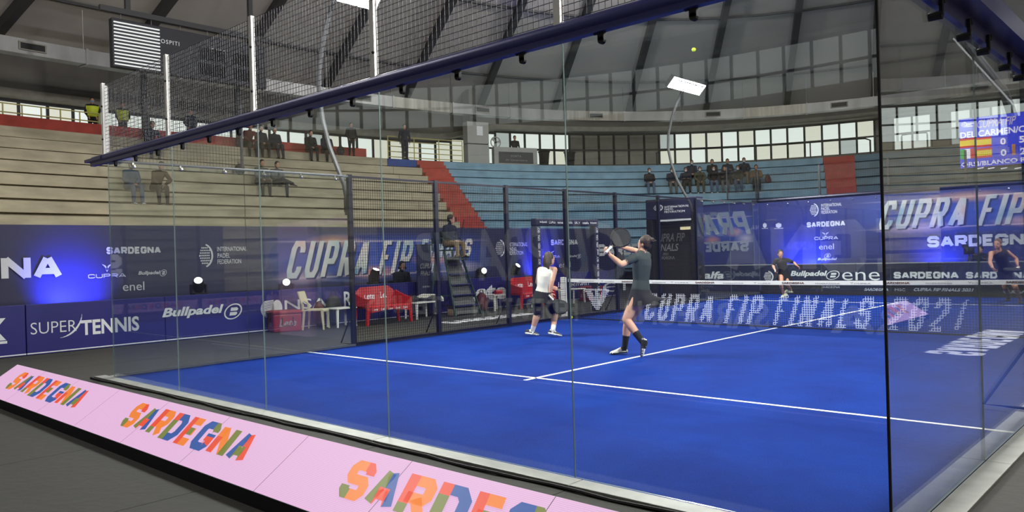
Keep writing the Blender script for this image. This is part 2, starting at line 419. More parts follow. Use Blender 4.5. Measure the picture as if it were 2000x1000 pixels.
# windows: groups of bays, every visible pane on its own
def px_bay(i):
    p = ring((TW[i]+TW[i+1])/2, 3.0, 7.4); d = depth(p)
    return pxof(p)[0] if d > 2 else None
wi = 0; i = 0
SHUT = [(1112, 1277), (1716, 1748), (1815, 1853)]
while i < NW:
    j = min(NW, i+8); vis = any((px_bay(k) is not None and -60 < px_bay(k) < 2060) for k in range(i, j))
    wi += 1
    w = thing('window_%d' % wi, 'strip of frosted white panes in black frames, bay group %d' % wi, 'window', ring(TW[i], 3, 6.6), kind='structure')
    w['label'] = 'frosted white window strip in black frames on the curved outer wall'
    w['group'] = 'window strips of the curved outer wall'
    fr = MB(); allp = MB()
    for k in range(i, j):
        t0, t1 = TW[k], TW[k+1]; tm = (t0+t1)/2; zt_ = wtop(tm); p = px_bay(k); two = zt_ > 8.1
        rows = [(6.62, 7.44), (7.52, zt_-.06)] if two else [(6.62, zt_-.06)]
        a0 = ring(t0, 3.0); a1 = ring(t1, 3.0); e = (a1-a0).normalized(); n = inward(tm, 3)
        fr.bar(a0+V((0, 0, 6.6)), a0+V((0, 0, zt_+.04)), .10, .09)
        fr.bar(a0+V((0, 0, zt_-.02)), a1+V((0, 0, zt_-.02)), .09, .12); fr.bar(a0+V((0, 0, 6.61)), a1+V((0, 0, 6.61)), .09, .05)
        if two: fr.bar(a0+V((0, 0, 7.48)), a1+V((0, 0, 7.48)), .08, .09)
        shut = p is not None and any(x0 < p < x1 for x0, x1 in SHUT)
        for (z0, z1) in rows:
            m = M_shut if shut else random.choice([M_pane, M_pane, M_pane, M_pane, M_pane2, M_pane2, M_pane3])
            q = MB() if vis else allp
            g0 = a0+e*.045-n*.03; g1 = a1-e*.045-n*.03
            vs = [g0+V((0, 0, z0)), g1+V((0, 0, z0)), g1+V((0, 0, z1)), g0+V((0, 0, z1))]
            q.add(vs+[v-n*.02 for v in vs], [(0,1,2,3),(7,6,5,4),(0,4,5,1),(1,5,6,2),(2,6,7,3),(3,7,4,0)])
            if vis: q.build('pane', m, w)
    fr.build('frame', M_dark, w)
    if not vis: allp.build('glazing', M_pane, w)
    i = j
for x, (a, bb) in enumerate(((1283, 1700), (1028, 1110), (1762, 1812))):      # black guard rails before the windows
    t0 = ring_t(a, 300, 2.3); t1 = ring_t(bb, 295, 2.3); n = max(2, int(abs(t1-t0)/.05))
    r = thing('guard_rail', ['long black tubular guard rail in front of the bright windows', 'short black guard rail beside the shuttered doors', 'short black guard rail below the two bright panes'][x], 'railing', ring(t0, 2.3, 6.2))
    pts = [ring(t0, 2.3, 6.2), ring(t0, 2.3, 7.2), ring(t0+(t1-t0)*.02, 2.3, 7.32)] + [ring(t0+(t1-t0)*k/n, 2.3, 7.35) for k in range(1, n)] + [ring(t1-(t1-t0)*.02, 2.3, 7.32), ring(t1, 2.3, 7.2), ring(t1, 2.3, 6.2)]
    MB().tube(pts, .045, 6).build('top_rail', M_black, r)
    np_ = max(1, int((ring(t1, 2.3)-ring(t0, 2.3)).length/2.4))
    for k in range(1, np_): MB().tube([ring(t0+(t1-t0)*k/np_, 2.3, 6.2), ring(t0+(t1-t0)*k/np_, 2.3, 7.35)], .035, 6).build('post', M_black, r)
for x, (a, bb, zs, off, z1) in enumerate(((758, 903, (6.35, 6.6, 6.85, 7.1, 7.32), .35, 7.34), (-30, 196, (6.82, 7.12), .95, 7.14))):
    t0 = ring_t(a, 300, off); t1 = ring_t(bb, 300, off); n = 6
    r = thing('yellow_railing', ['pale yellow railing with five bars beside the standing person', 'thin yellow railing behind the parapet at the far left'][x], 'railing', ring(t0, off, 6.2))
    for z in zs: MB().tube([ring(t0+(t1-t0)*k/n, off, z) for k in range(n+1)], .022, 6).build('rail', M_yel, r)
    for k in range(0, n+1, 1 if x else 2): MB().tube([ring(t0+(t1-t0)*k/n, off, 6.2), ring(t0+(t1-t0)*k/n, off, z1)], .025, 6).build('post', M_yel, r)

# ceiling dome with its ribs
DC = V((8, 10, 0)); DZ, DH = 9.6, 7.2
def dome(t, s, dz=0):
    p = ring(t, 3.3); return V((DC.x+(p.x-DC.x)*s, DC.y+(p.y-DC.y)*s, DZ+DH*(1-s**1.9)+dz))
cb = MB(); S = [1, .96, .92, .86, .8, .72, .62, .5, .36, .2, .05]; n = 96
for a in range(n):
    t0, t1 = 2*pi*a/n, 2*pi*(a+1)/n
    for k in range(len(S)-1): cb.add([dome(t0, S[k]), dome(t1, S[k]), dome(t1, S[k+1]), dome(t0, S[k+1])], [(3, 2, 1, 0)])
ceil = struct(cb.build('ceiling', M_ceil, smooth=True), 'grey domed ceiling with dark radial ribs', 'ceiling')
for a in range(0, NW, 5):
    t = TW[a]; pts = [dome(t, s, -.18) for s in S[:-2]]; rb = MB()
    for k in range(len(pts)-1): rb.bar(pts[k], pts[k+1], .3, .34)
    rb.build('rib', M_rib, ceil)
rg = MB()
for s in (.9, .74):
    n = 64
    for k in range(n): rg.bar(dome(2*pi*k/n, s, -.1), dome(2*pi*(k+1)/n, s, -.1), .1, .1)
    rg.build('purlin', M_rib, ceil); rg = MB()

# ventilation duct hung round the hall
dt = thing('ventilation_duct', 'galvanised rectangular air duct hung round the hall below the ceiling', 'air duct', ring(3.2, .2, 8.65))
a = 0
while a < NW:
    t0, t1 = TW[a], TW[min(NW, a+4)]; m = M_galv2 if (a//4) % 3 == 1 else M_galv; q = MB()
    sweep(q, t0-.001, t1+.001, [(0, 8.66), (0, 9.16), (.5, 9.16), (.5, 8.66)], .03); d = q.build('duct_segment', m, dt)
    tm = (t0+t1)/2; n = inward(tm); e = V((-n.y, n.x, 0)); c = ring(tm, -.01, 8.92)
    if (a//4) % 2 == 0:
        g = MB(); g.cur = 0; MM = Matrix(((e.x, 0, n.x, c.x), (e.y, 0, n.y, c.y), (e.z, 1, n.z, c.z), (0, 0, 0, 1)))
        g.box(-.42, -.14, 0, .42, .14, .03, MM); g.cur = 1; g.box(-.37, -.10, .03, .37, .10, .035, MM)
        g.build('air_grille', [M_corn, M_black], d)
    f = MB(); sweep(f, t1-.0012, t1+.0012, [(-.03, 8.63), (-.03, 9.19), (.53, 9.19), (.53, 8.63)], 1); f.bar(ring(t1, .25, 9.16), ring(t1, .25, 10.6), .02)
    f.build('flange', M_galv, dt)
    a += 4

# columns between walkway and ceiling
for px, lab in ((281, 'dark steel column rising behind the hanging score panel'), (464, 'dark steel column at the right end of the hanging score panel'), (932, 'grey concrete pillar behind the white cabinet on the walkway')):
    t = ring_t(px, 200, .45); q = MB(); w = .17 if px < 900 else .5
    p = ring(t, .45 if px < 900 else 1.8)
    q.box(p.x-w/2, p.y-w/2, 6.205, p.x+w/2, p.y+w/2, 10.3)
    q.box(p.x-w*.8, p.y-w*.8, 6.205, p.x+w*.8, p.y+w*.8, 6.24)
    tag(q.build('column', M_dark if px < 900 else M_wall), lab, 'column')

# fill lamps added under the dome to brighten the hall, out of view
lp = thing('added_fill_lamp', None, None)
bpy.data.objects.remove(lp)
k = 0
for (x, y) in ((-6, -2), (16, -2), (-6, 22), (16, 22), (5, 10)):
    k += 1
    where = ['left near', 'right near', 'left far', 'right far', 'middle'][k-1]
    z = 13.2 if k < 5 else 15.4
    r = thing('added_fill_lamp', 'added fill lamp under the dome, %s quarter of the hall' % where if k < 5 else 'added fill lamp under the middle of the dome', 'lamp', (x, y, z))
    prof = [(.05, .35), (.12, .34), (.18, .2), (.35, .03), (.36, 0)]
    q = MB(); q.loft([[V((x+rr*cos(2*pi*i/16), y+rr*sin(2*pi*i/16), z+zz)) for i in range(16)] for rr, zz in prof], False); q.build('reflector', M_galv, r)
    MB().tube([(x, y, z+.34), (x, y, z+2.2)], .015, 5).build('hanger', M_black, r)
    l = bpy.data.lights.new('fill_light', 'POINT'); l.energy = FILL_W*9; l.shadow_soft_size = .3; l.color = (1, .97, .92)
    lo = bpy.data.objects.new('fill_bulb', l); COL.objects.link(lo); lo.parent = r; lo.location = (0, 0, .02)
# ================================================================== the court
def turf_mat():
    m = mat('blue_turf', (30, 68, 196), .95, spec=.1); nt = m.node_tree; N = nt.nodes.new; K = nt.links.new; b = nt.nodes['Principled BSDF']
    tc = N('ShaderNodeTexCoord'); n1 = N('ShaderNodeTexNoise'); n1.inputs['Scale'].default_value = 1.1; n1.inputs['Detail'].default_value = 8; n1.inputs['Roughness'].default_value = .65
    n2 = N('ShaderNodeTexNoise'); n2.inputs['Scale'].default_value = 90; n2.inputs['Detail'].default_value = 4
    n3 = N('ShaderNodeTexNoise'); n3.inputs['Scale'].default_value = 11; n3.inputs['Detail'].default_value = 10; n3.inputs['Roughness'].default_value = .8
    for n in (n1, n2, n3): K(tc.outputs['Object'], n.inputs['Vector'])
    r1 = N('ShaderNodeValToRGB'); r1.color_ramp.elements[0].position = .3; r1.color_ramp.elements[1].position = .75
    r1.color_ramp.elements[0].color = L3((8, 38, 114)); r1.color_ramp.elements[1].color = L3((12, 54, 142)); K(n1.outputs['Fac'], r1.inputs[0])
    r2 = N('ShaderNodeValToRGB'); r2.color_ramp.elements[0].position = .35; r2.color_ramp.elements[1].position = .65
    r2.color_ramp.elements[0].color = (.72, .72, .75, 1); r2.color_ramp.elements[1].color = (1.15, 1.15, 1.12, 1); K(n2.outputs['Fac'], r2.inputs[0])
    mx = N('ShaderNodeMix'); mx.data_type = 'RGBA'; mx.blend_type = 'MULTIPLY'; mx.inputs[0].default_value = 1; K(r1.outputs[0], mx.inputs[6]); K(r2.outputs[0], mx.inputs[7])
    r3 = N('ShaderNodeValToRGB'); r3.color_ramp.elements[0].position = .68; r3.color_ramp.elements[1].position = .78; K(n3.outputs['Fac'], r3.inputs[0])
    ml = N('ShaderNodeMath'); ml.operation = 'MULTIPLY'; ml.inputs[1].default_value = .35; K(r3.outputs[0], ml.inputs[0])
    mx2 = N('ShaderNodeMix'); mx2.data_type = 'RGBA'; K(ml.outputs[0], mx2.inputs[0]); K(mx.outputs[2], mx2.inputs[6]); mx2.inputs[7].default_value = L3((110, 140, 215))
    K(mx2.outputs[2], b.inputs['Base Color'])
    bp = N('ShaderNodeBump'); bp.inputs['Strength'].default_value = .5; bp.inputs['Distance'].default_value = .01; K(n2.outputs['Fac'], bp.inputs['Height']); K(bp.outputs[0], b.inputs['Normal'])
    return m
M_turf = turf_mat()
M_line = mat('white_line', (236, 238, 240), .85, var=.06, scale=20)
M_kerb = mat('kerb_alu', (150, 152, 146), .5, .3, var=.14, scale=5)
M_navy = mat('navy_steel', (44, 48, 110), .4, .2)
M_navyd = mat('navy_dark', (22, 24, 48), .4, .3)
M_wire = mat('mesh_wire', (40, 42, 47), .45, .4)
M_wireb = mat('mesh_wire_black', (24, 26, 30), .45, .5)
M_postw = mat('post_galv', (214, 214, 208), .5, .15, var=.08, scale=6)
M_glass = glass_mat('court_glass'); M_gedge = mat('glass_edge', (120, 140, 134), .2, spec=.8)
M_chrome = mat('chrome', (205, 205, 205), .18, .95)
M_rail = mat('grey_rail', (120, 124, 128), .35, .7)
M_rub = mat('black_rubber', (16, 16, 17), .7)
M_white = mat('white_plastic', (232, 232, 228), .5)

ct = thing('padel_court', 'blue artificial turf padel court with white service lines', 'court', (5, 10, 0))
MB().box(0, 0, -.05, 10, 20, 0).build('turf', M_turf, ct)
for x0, y0, x1, y1 in ((.0, 3.025, 10, 3.075), (.0, 16.925, 10, 16.975), (4.975, 2.85, 5.025, 9.93), (4.975, 10.07, 5.025, 17.15)):
    MB().box(x0, y0, 0, x1, y1, .004).build('court_line', M_line, ct)
for x0, y0, x1, y1 in ((-.3, -.16, 10.16, -.008), (-.16, -.008, -.008, 20.16), (10.008, -.008, 10.16, 20.16), (-.16, 20.008, 10.16, 20.16)):
    side = y1-y0 > 2; n = 10 if side else 5
    for k in range(n):
        if side:
            a = y0+(y1-y0)*k/n; MB().bevbox(x0, a+.003, -.06, x1, a+(y1-y0)/n-.003, .006, .004).build('kerb', M_navyd if x0 < 0 and k >= 2 else M_kerb, ct)
        else:
            a = x0+(x1-x0)*k/n; MB().bevbox(a+.003, y0, -.06, a+(x1-x0)/n-.003, y1, .006, .004).build('kerb', M_kerb, ct)
for k in range(22):      # wavy black cable lying in the gap before the near kerb
    pass
pts = [(-.3+k*.25, -.20-.012*sin(k*1.3)-.01*sin(k*.47), -.008+.004*sin(k*2.1)) for k in range(43)]
tag(MB().tube(pts, .012, 6).build('floor_cable', M_rub), 'black cable lying wavy along the near kerb of the court', 'cable')

def glass_panel(a, bb, z0, z1, n, parent):
    """pane between ground points a and bb, normal n, 12 mm thick, 4 mm gaps"""
    a = V(a); bb = V(bb); e = (bb-a).normalized(); a = a+e*.002; bb = bb-e*.002; n = V(n)*.006
    vs = [a-n+V((0,0,z0)), bb-n+V((0,0,z0)), bb+n+V((0,0,z0)), a+n+V((0,0,z0)), a-n+V((0,0,z1)), bb-n+V((0,0,z1)), bb+n+V((0,0,z1)), a+n+V((0,0,z1))]
    m = MB(); m.add(vs, [(0,1,5,4), (2,3,7,6)]); m.cur = 1; m.add(vs, [(1,2,6,5), (3,0,4,7), (4,5,6,7), (3,2,1,0)])
    # join on shared corner positions is not needed: faces stay separate so that edges keep their own look
    return m.build('glass_panel', [M_glass, M_gedge], parent)
def wire_mesh(w, h, sp=.05, r=.0019):
    m = MB(); n = int(round(w/sp)); k = int(round(h/sp))
    for i in range(n+1): m.bar((w*i/n, 0, 0), (w*i/n, 0, h), 2*r)
    for i in range(k+1): m.bar((0, 2*r, h*i/k), (w, 2*r, h*i/k), 2*r)
    return m
_wm = {}
def mesh_panel(a, bb, z0, z1, parent, m, sp=.05, r=.0019):
    a = V(a); bb = V(bb); w = (bb-a).length; key = (round(w, 3), round(z1-z0, 3), m.name, sp)
    if key not in _wm: _wm[key] = wire_mesh(w, z1-z0, sp, r).mesh('mesh_panel', m)
    o = obj('mesh_panel', _wm[key], parent, kind='stuff'); ang = math.atan2(bb.y-a.y, bb.x-a.x)
    o.matrix_basis = Matrix.Translation(V((a.x, a.y, z0))) @ Matrix.Rotation(ang, 4, 'Z')
    return o

# --- near back wall
nw = thing('near_glass_wall', 'near glass back wall of the court with navy beam and wire mesh on top', 'court wall', (5, 0, 0))
for i in range(5): glass_panel((2*i, 0, 0), (2*i+2, 0, 0), .008, 2.98, (0, 1, 0), nw)
bm_ = MB().tube([(-.45, -.02, 3.0), (10.2, -.02, 3.0)], .062, 12).box(-.45, -.07, 2.925, 10.2, -.012, 2.97).build('top_beam', M_navy, nw, smooth=True)
MB().box(-.62, -.09, 2.99, -.02, .34, 3.03).build('corner_plate', M_navy, nw)
for i in range(5):
    for x in (.34, 1.0, 1.66):
        xx = 2*i+x
        q = MB(); q.tube([(xx, -.04, 2.875), (xx, -.012, 2.875)], .024, 12); q.box(xx-.024, -.04, 2.875, xx+.024, -.012, 2.95); q.tube([(xx-.05, -.035, 2.93), (xx-.03, -.035, 2.93)], .016, 8)
        q.build('clamp', M_rub, bm_)
for i in range(6):
    ps = MB().box(2*i-.028, -.06, 3.04, 2*i+.028, -.02, 4.02).build('upper_post', M_postw, nw)
    for z in (3.25, 3.7): MB().sphere((2*i+.02, -.066, z), .014, 8).build('knob', M_rub, ps)
    if i < 5: mesh_panel((2*i+.03, -.03, 0), (2*i+1.97, -.03, 0), 3.07, 4.0, nw, M_wire)
# --- left side wall
lw = thing('left_side_wall', 'left side wall of the court, glass at both ends and black wire mesh between', 'court wall', (0, 10, 0))
for y in (0, 2, 16, 18): glass_panel((0, y, 0), (0, y+2, 0), .008, 2.95, (1, 0, 0), lw)
for y0, y1 in ((.03, 4), (16, 19.97)):
    rl = MB().tube([(-.02, y0, 2.965), (-.02, y1, 2.965)], .02, 8).build('top_rail', M_rail, lw, smooth=True)
    for k in range(6):
        y = y0+.3+k*.67; q = MB(); q.sphere((.03, y, 2.9), .028, 10); q.box(-.03, y-.012, 2.9, .01, y+.012, 2.96); q.build('clamp', M_chrome, rl)
    MB().box(-.007, y0, .008, .02, y1, .038).build('sill', M_rail, lw)
for y0 in (.0, 18.):
    mesh_panel((-.03, y0+.03, 0), (-.03, y0+1.97, 0), 2.98, 3.98, lw, M_wire)
for y, h in ((0.02, 4.0), (2, 4.0), (18, 4.0), (19.98, 4.)): MB().box(-.06, y-.018, 2.95, -.03, y+.018, h).build('upper_post', M_postw if y < .1 else M_wire, lw)
for k in range(7):
    y = 4+2*k; ps = MB().box(-.07, y-.04, .008, .0, y+.04, 3.0).build('post', M_navyd, lw)
    if k in (0, 1, 2, 4, 5):
        MB().tube([(-.05, y, .62), (-.42, y, .03), (-.08, y, .025)], .014, 6).build('foot_brace', M_rub, ps)
    if k < 6:
        mesh_panel((-.03, y+.04, 0), (-.03, y+1.96, 0), .03, 2.95, lw, M_wireb, .05, .0022)
        fr = MB(); fr.bar((-.03, y+.04, 2.965), (-.03, y+1.96, 2.965), .035); fr.bar((-.03, y+.04, .035), (-.03, y+1.96, .035), .05); fr.build('panel_frame', M_navyd if k else M_navyd, lw)
# --- right side wall
rw = thing('right_side_wall', 'right side wall of the court, near end in glass under a wide navy beam', 'court wall', (10, 10, 0))
for y in (0, 2, 16, 18): glass_panel((10, y, 0), (10, y+2, 0), .008, 2.93, (1, 0, 0), rw)
q = MB(); q.box(9.99, .0, 2.92, 10.03, 4.0, 3.02); q.box(9.99, .0, 3.02, 10.16, 4.0, 3.06); q.box(10.06, 0, 3.06, 10.16, 4, 3.16)
rb_ = q.build('top_beam', M_navy, rw)
for y in (.45, 1.05, 1.72, 2.28, 3.0, 3.55):
    q = MB(); q.tube([(10.045, y, 2.87), (9.97, y, 2.87)], .026, 10); q.box(10.03, y-.016, 2.87, 10.05, y+.016, 2.98); q.tube([(10.03, y+.05, 2.97), (10.05, y+.05, 2.97)], .022, 8); q.build('clamp', M_rub, rb_)
MB().box(9.997, -.010, .008, 10.009, .003, 2.95).build('corner_seal', M_rub, rw)
for k in range(7):
    y = 4+2*k; ps = MB().box(10., y-.04, .008, 10.07, y+.04, 3.0).build('post', M_navyd, rw)
    if k != 3: MB().tube([(10.05, y, .62), (10.42, y, .03), (10.08, y, .025)], .014, 6).build('foot_brace', M_rub, ps)
    if k < 6:
        mesh_panel((10.03, y+.04, 0), (10.03, y+1.96, 0), .03, 2.95, rw, M_wireb, .05, .0022)
        fr = MB(); fr.bar((10.03, y+.04, 2.965), (10.03, y+1.96, 2.965), .035); fr.bar((10.03, y+.04, .035), (10.03, y+1.96, .035), .05); fr.build('panel_frame', M_navyd, rw)
# --- far back wall
fw = thing('far_glass_wall', 'far glass back wall of the court with navy beam and fine mesh above', 'court wall', (5, 20, 0))
for i in range(5): glass_panel((2*i, 20, 0), (2*i+2, 20, 0), .008, 2.98, (0, 1, 0), fw)
fb = MB().tube([(-.2, 20.03, 3.02), (10.2, 20.03, 3.02)], .06, 8).build('top_beam', M_navyd, fw)
for i in range(5):
    for x in (.34, 1.0, 1.66): MB().sphere((2*i+x, 19.98, 2.88), .028, 8).build('clamp', M_chrome, fb)
for i in range(6):
    MB().box(2*i-.028, 20.02, 3.04, 2*i+.028, 20.06, 4.02).build('upper_post', M_wire, fw)
    if i < 5: mesh_panel((2*i+.03, 20.03, 0), (2*i+1.97, 20.03, 0), 3.08, 4.0, fw, M_wireb)
MB().box(.01, 19.95, .006, 9.99, 19.985, .10).build('sill', M_rub, fw)

# --- net with printed letters woven into the cords
nt_ = thing('court_net', 'black padel net with white tape and white printed letters', 'net', (5, 10, 0))
M_cordw = mat('cord_white', (225, 228, 232), .8); M_cord = mat('cord_black', (20, 22, 30), .8)
NF = Frame((0, 10, 0), (1, 0, 0), (0, 0, 1))
_nb = NF.box((1256, 624), (1900, 652), 52)
_in = block_inside('CUPRA FIP FINALS 2021', .2, .17, .3, (_nb[1]-_nb[0])/(_nb[3]-_nb[2]))
_tri = [(.30, 1.0), (.5, .2), (.7, 1.0), (.62, .85), (.5, .62), (.38, .85)]
def cord_white(x, z):
    u = (x-_nb[0])/(_nb[1]-_nb[0]); v = (z-_nb[2])/(_nb[3]-_nb[2])
    if 0 <= u <= 1 and 0 <= v <= 1: return _in(u, v)
    e0 = NF.uv(1142, 605)[0]; e1 = NF.uv(1192, 605)[0]; u = (x-e0)/(e1-e0); v = (z-.2)/.5      # woven emblem beside the post
    if 0 <= u <= 1 and 0 <= v <= 1: return abs(u-.5) < .5*v**.8 and not (abs(u-.5) < .5*(v-.45)**1 and v > .55 and abs(u-.5) > .06 and v < .9)
    return False
net = MB(); sp = .043; nx = int(10/sp); nz = int(.80/sp)
def ntop(x): return .92-.04*(1-((x-5)/5)**2)
for i in range(nx+1):
    x = 10*i/nx; z = 0.01
    while z < ntop(x)-.05:
        z2 = min(z+sp, ntop(x)-.05); w = cord_white(x, (z+z2)/2); net.cur = 1 if w else 0
        net.bar((x, 10, z), (x, 10, z2), .0075 if w else .0042); z = z2
for j in range(nz+1):
    z = .012+.8*j/nz
    for i in range(nx):
        x0, x1 = 10*i/nx, 10*(i+1)/nx; w = cord_white((x0+x1)/2, z); net.cur = 1 if w else 0
        net.bar((x0, 10, z*(ntop(x0)/.92)), (x1, 10, z*(ntop(x1)/.92)), .0075 if w else .0042)
no = net.build('net_cords', [M_cord, M_cordw], nt_, kind='stuff')
tp = MB(); tp.loft([[V((x, 10-.012, ntop(x)-.075)), V((x, 10-.014, ntop(x))), V((x, 10+.014, ntop(x))), V((x, 10.012, ntop(x)-.075))] for x in [i*.5 for i in range(21)]])
tape = tp.build('net_tape', M_white, nt_)
for x in (-.10, 10.10): MB().bevbox(x-.085, 9.93, .008, x+.085, 10.07, .96, .012).build('net_post', M_white, nt_)
pz = MB()
for k in range(6): pz.box(-.186, 9.926, .12+k*.14, -.014, 9.931, .128+k*.14)
pz.build('pad_seam', mat('seam_grey', (120, 122, 126), .7), nt_)
MB().box(.01, 9.99, .005, 9.99, 10.01, .025).build('bottom_band', M_rub, nt_)

# --- balls
M_ball = mat('ball_felt', (200, 226, 60), .9, var=.1, scale=40)
def ball(p, lab):
    r = thing('padel_ball', lab, 'ball', p); MB().sphere(p, .033, 16).build('felt', M_ball, r, smooth=True)
    pts = [V(p)+V((.0335*cos(a)*cos(.5*sin(2*a)), .0335*sin(a)*cos(.5*sin(2*a)), .0335*sin(.5*sin(2*a)))) for a in [2*pi*k/24 for k in range(25)]]
    MB().tube(pts, .0012, 4, cap=False).build('seam', M_white, r)
ball(hit(1355, 97, 0, 5.0), 'yellow padel ball flying high above the court')
g = hit(1116, 620, 2, 0.033); ball(g, 'yellow padel ball lying at the foot of the left net post')

# --- floodlights on curved poles
M_house = mat('lamp_housing', (70, 72, 76), .5, .4); M_led = emat('led_white', (255, 250, 240), 60)
M_pole = mat('pole_grey', (62, 64, 66), .55, .3)
def flood(xs, y, lab, dirx):
    X = lambda d: xs+dirx*d
    r = thing('floodlight_pole', lab, 'floodlight', (xs, y, 0))
    prof = [(-.125, 2.3), (-.13, 2.6), (-.19, 2.84), (-.36, 3.13), (-.61, 3.57), (-.78, 4.05), (-.87, 4.5), (-.85, 4.95), (-.72, 5.4), (-.52, 5.85), (-.32, 6.18), (-.2, 6.28)]
    MB().tube([(X(a), y, z) for a, z in prof], .04, 8).build('curved_pole', M_pole, r, smooth=True)
    MB().tube([(X(-.125), y, 2.35), (X(-.125), y, 2.6)], .052, 8).build('pole_clamp', M_rub, r)
    for k, dy in enumerate((-.46, .46)):
        c = V((X(-.18), y+dy, 6.24)); tilt = radians(46)*dirx
        Mx = Matrix.Translation(c) @ Matrix.Rotation(-tilt, 4, 'Y')
        hs = MB().bevbox(-.19, -.44, .01, .19, .44, .10, .02, Mx).build('lamp_head', M_house, r)
        fn = MB()
        for q in range(7): fn.box(-.17, -.42+q*.14, .1, .17, -.40+q*.14, .15, Mx)
        fn.build('cooling_fin', M_house, hs)
        for q in range(3): MB().box(-.17, -.42+q*.285, -.004, .17, -.15+q*.285, .012, Mx).build('led_module', M_led, hs)
        l = bpy.data.lights.new('flood_light', 'AREA'); l.shape = 'RECTANGLE'; l.size = .34; l.size_y = .84; l.energy = FLOOD_W; l.color = (1, .985, .96)
        lo = bpy.data.objects.new('flood_beam', l); COL.objects.link(lo); lo.parent = r; lo.matrix_parent_inverse = ROOT_INV[r.name]
        lo.matrix_basis = Mx @ Matrix.Translation((0, 0, -.02))
    MB().tube([(X(-.1), y-.8, 6.32), (X(-.1), y+.8, 6.32)], .03, 8).build('cross_arm', M_rail, r)
flood(0, 4, 'curved floodlight pole on the left wall nearest the camera', 1)
flood(0, 16, 'curved floodlight pole on the left wall at the far end', 1)
flood(10, 4, 'curved floodlight pole on the right wall nearest the camera', -1)
flood(10, 16, 'curved floodlight pole on the right wall at the far end', -1)
# ================================================================== banners, boards, screens
M_cab0 = mat('door_grey', (120, 124, 128), .6)
M_pw = mat('print_white', (232, 234, 238), .6); M_pdim = mat('print_grey', (150, 150, 152), .7)
M_bn = mat('banner_navy', (52, 56, 104), .55, var=.1, scale=.7); M_bd = mat('board_blue', (30, 28, 112), .45, var=.06, scale=.8)
M_blk = mat('black_cloth', (20, 20, 24), .9); M_bnd = mat('banner_dark', (28, 32, 66), .55, var=.1, scale=.8)
def ellipse(cx, cy, rx, ry, n=24, a0=0, a1=2*pi): return [(cx+rx*cos(a0+(a1-a0)*k/n), cy+ry*sin(a0+(a1-a0)*k/n)) for k in range(n)]
def ringpolys(cx, cy, rx, ry, w, n=28, slant=0):
    out = []
    for k in range(n):
        a, c = 2*pi*k/n, 2*pi*(k+1)/n
        q = [(cx+rx*cos(a), cy+ry*sin(a)), (cx+rx*cos(c), cy+ry*sin(c)), (cx+rx*(1-w)*cos(c), cy+ry*(1-w)*sin(c)), (cx+rx*(1-w)*cos(a), cy+ry*(1-w)*sin(a))]
        out.append([(x+slant*(y-.5), y) for x, y in q])
    return out
def fed_polys():
    ps = []
    n = 16; o = [(.30+.66*cos(a), .5+.5*sin(a)) for a in [-1.25+2.5*k/n for k in range(n+1)]]; i_ = [(.22+.62*cos(a), .5+.46*sin(a)) for a in [-1.2+2.4*k/n for k in range(n+1)]]
    for k in range(n): ps.append([o[k], o[k+1], i_[k+1], i_[k]])
    for r in range(7):
        y = .16+r*.105; h = .055; w = .36*sqrt(max(.05, 1-((y-.48)/.42)**2)); x = .42-w
        while x < .42+w-.04: ps.append([(x, y), (x+.085, y), (x+.085, y+h), (x, y+h)]); x += .115
    ps.append([(0, .48), (.06, .44), (.06, .56)]); return ps
FED = fed_polys()
CUP = [[(0, 1), (.32, .86), (.46, .66), (.42, .42), (.30, .62)], [(1, 1), (.68, .86), (.54, .66), (.58, .42), (.70, .62)], [(.36, .38), (.5, 0), (.64, .38), (.5, .2)]]
def BULL(): return ringpolys(.5, .5, .46, .5, .14, 28, .25) + [[(.3, .25), (.62, .25), (.72, .36), (.68, .46), (.34, .46)], [(.36, .54), (.7, .54), (.78, .64), (.72, .75), (.40, .75)]]
def federation(fr, logo, lines, m, par):
    """logo: (L, R, T) pixels; lines: three (L, R, T)"""
    shape(fr, FED, fr.box(*logo), m, par, name='federation_emblem')
    for s, l in zip(('INTERNATIONAL', 'PADEL', 'FEDERATION'), lines): write(fr, s, fr.box(*l), m, par, offset=.01)
def sponsor_cluster(fr, par, sard, cup, cupe, bul, bulc, enl, m):
    block(fr, 'SARDEGNA', fr.box(*sard), m, par, th=.27, gap=.09)
    block(fr, 'CUPRA', fr.box(*cup), m, par, th=.2, gap=.2); shape(fr, CUP, fr.box(*cupe), m, par)
    write(fr, 'Bullpadel', fr.box(*bul), m, par, shear=.25, offset=.03); shape(fr, BULL(), fr.box(*bulc), m, par)
    write(fr, 'enel', fr.box(*enl), m, par)

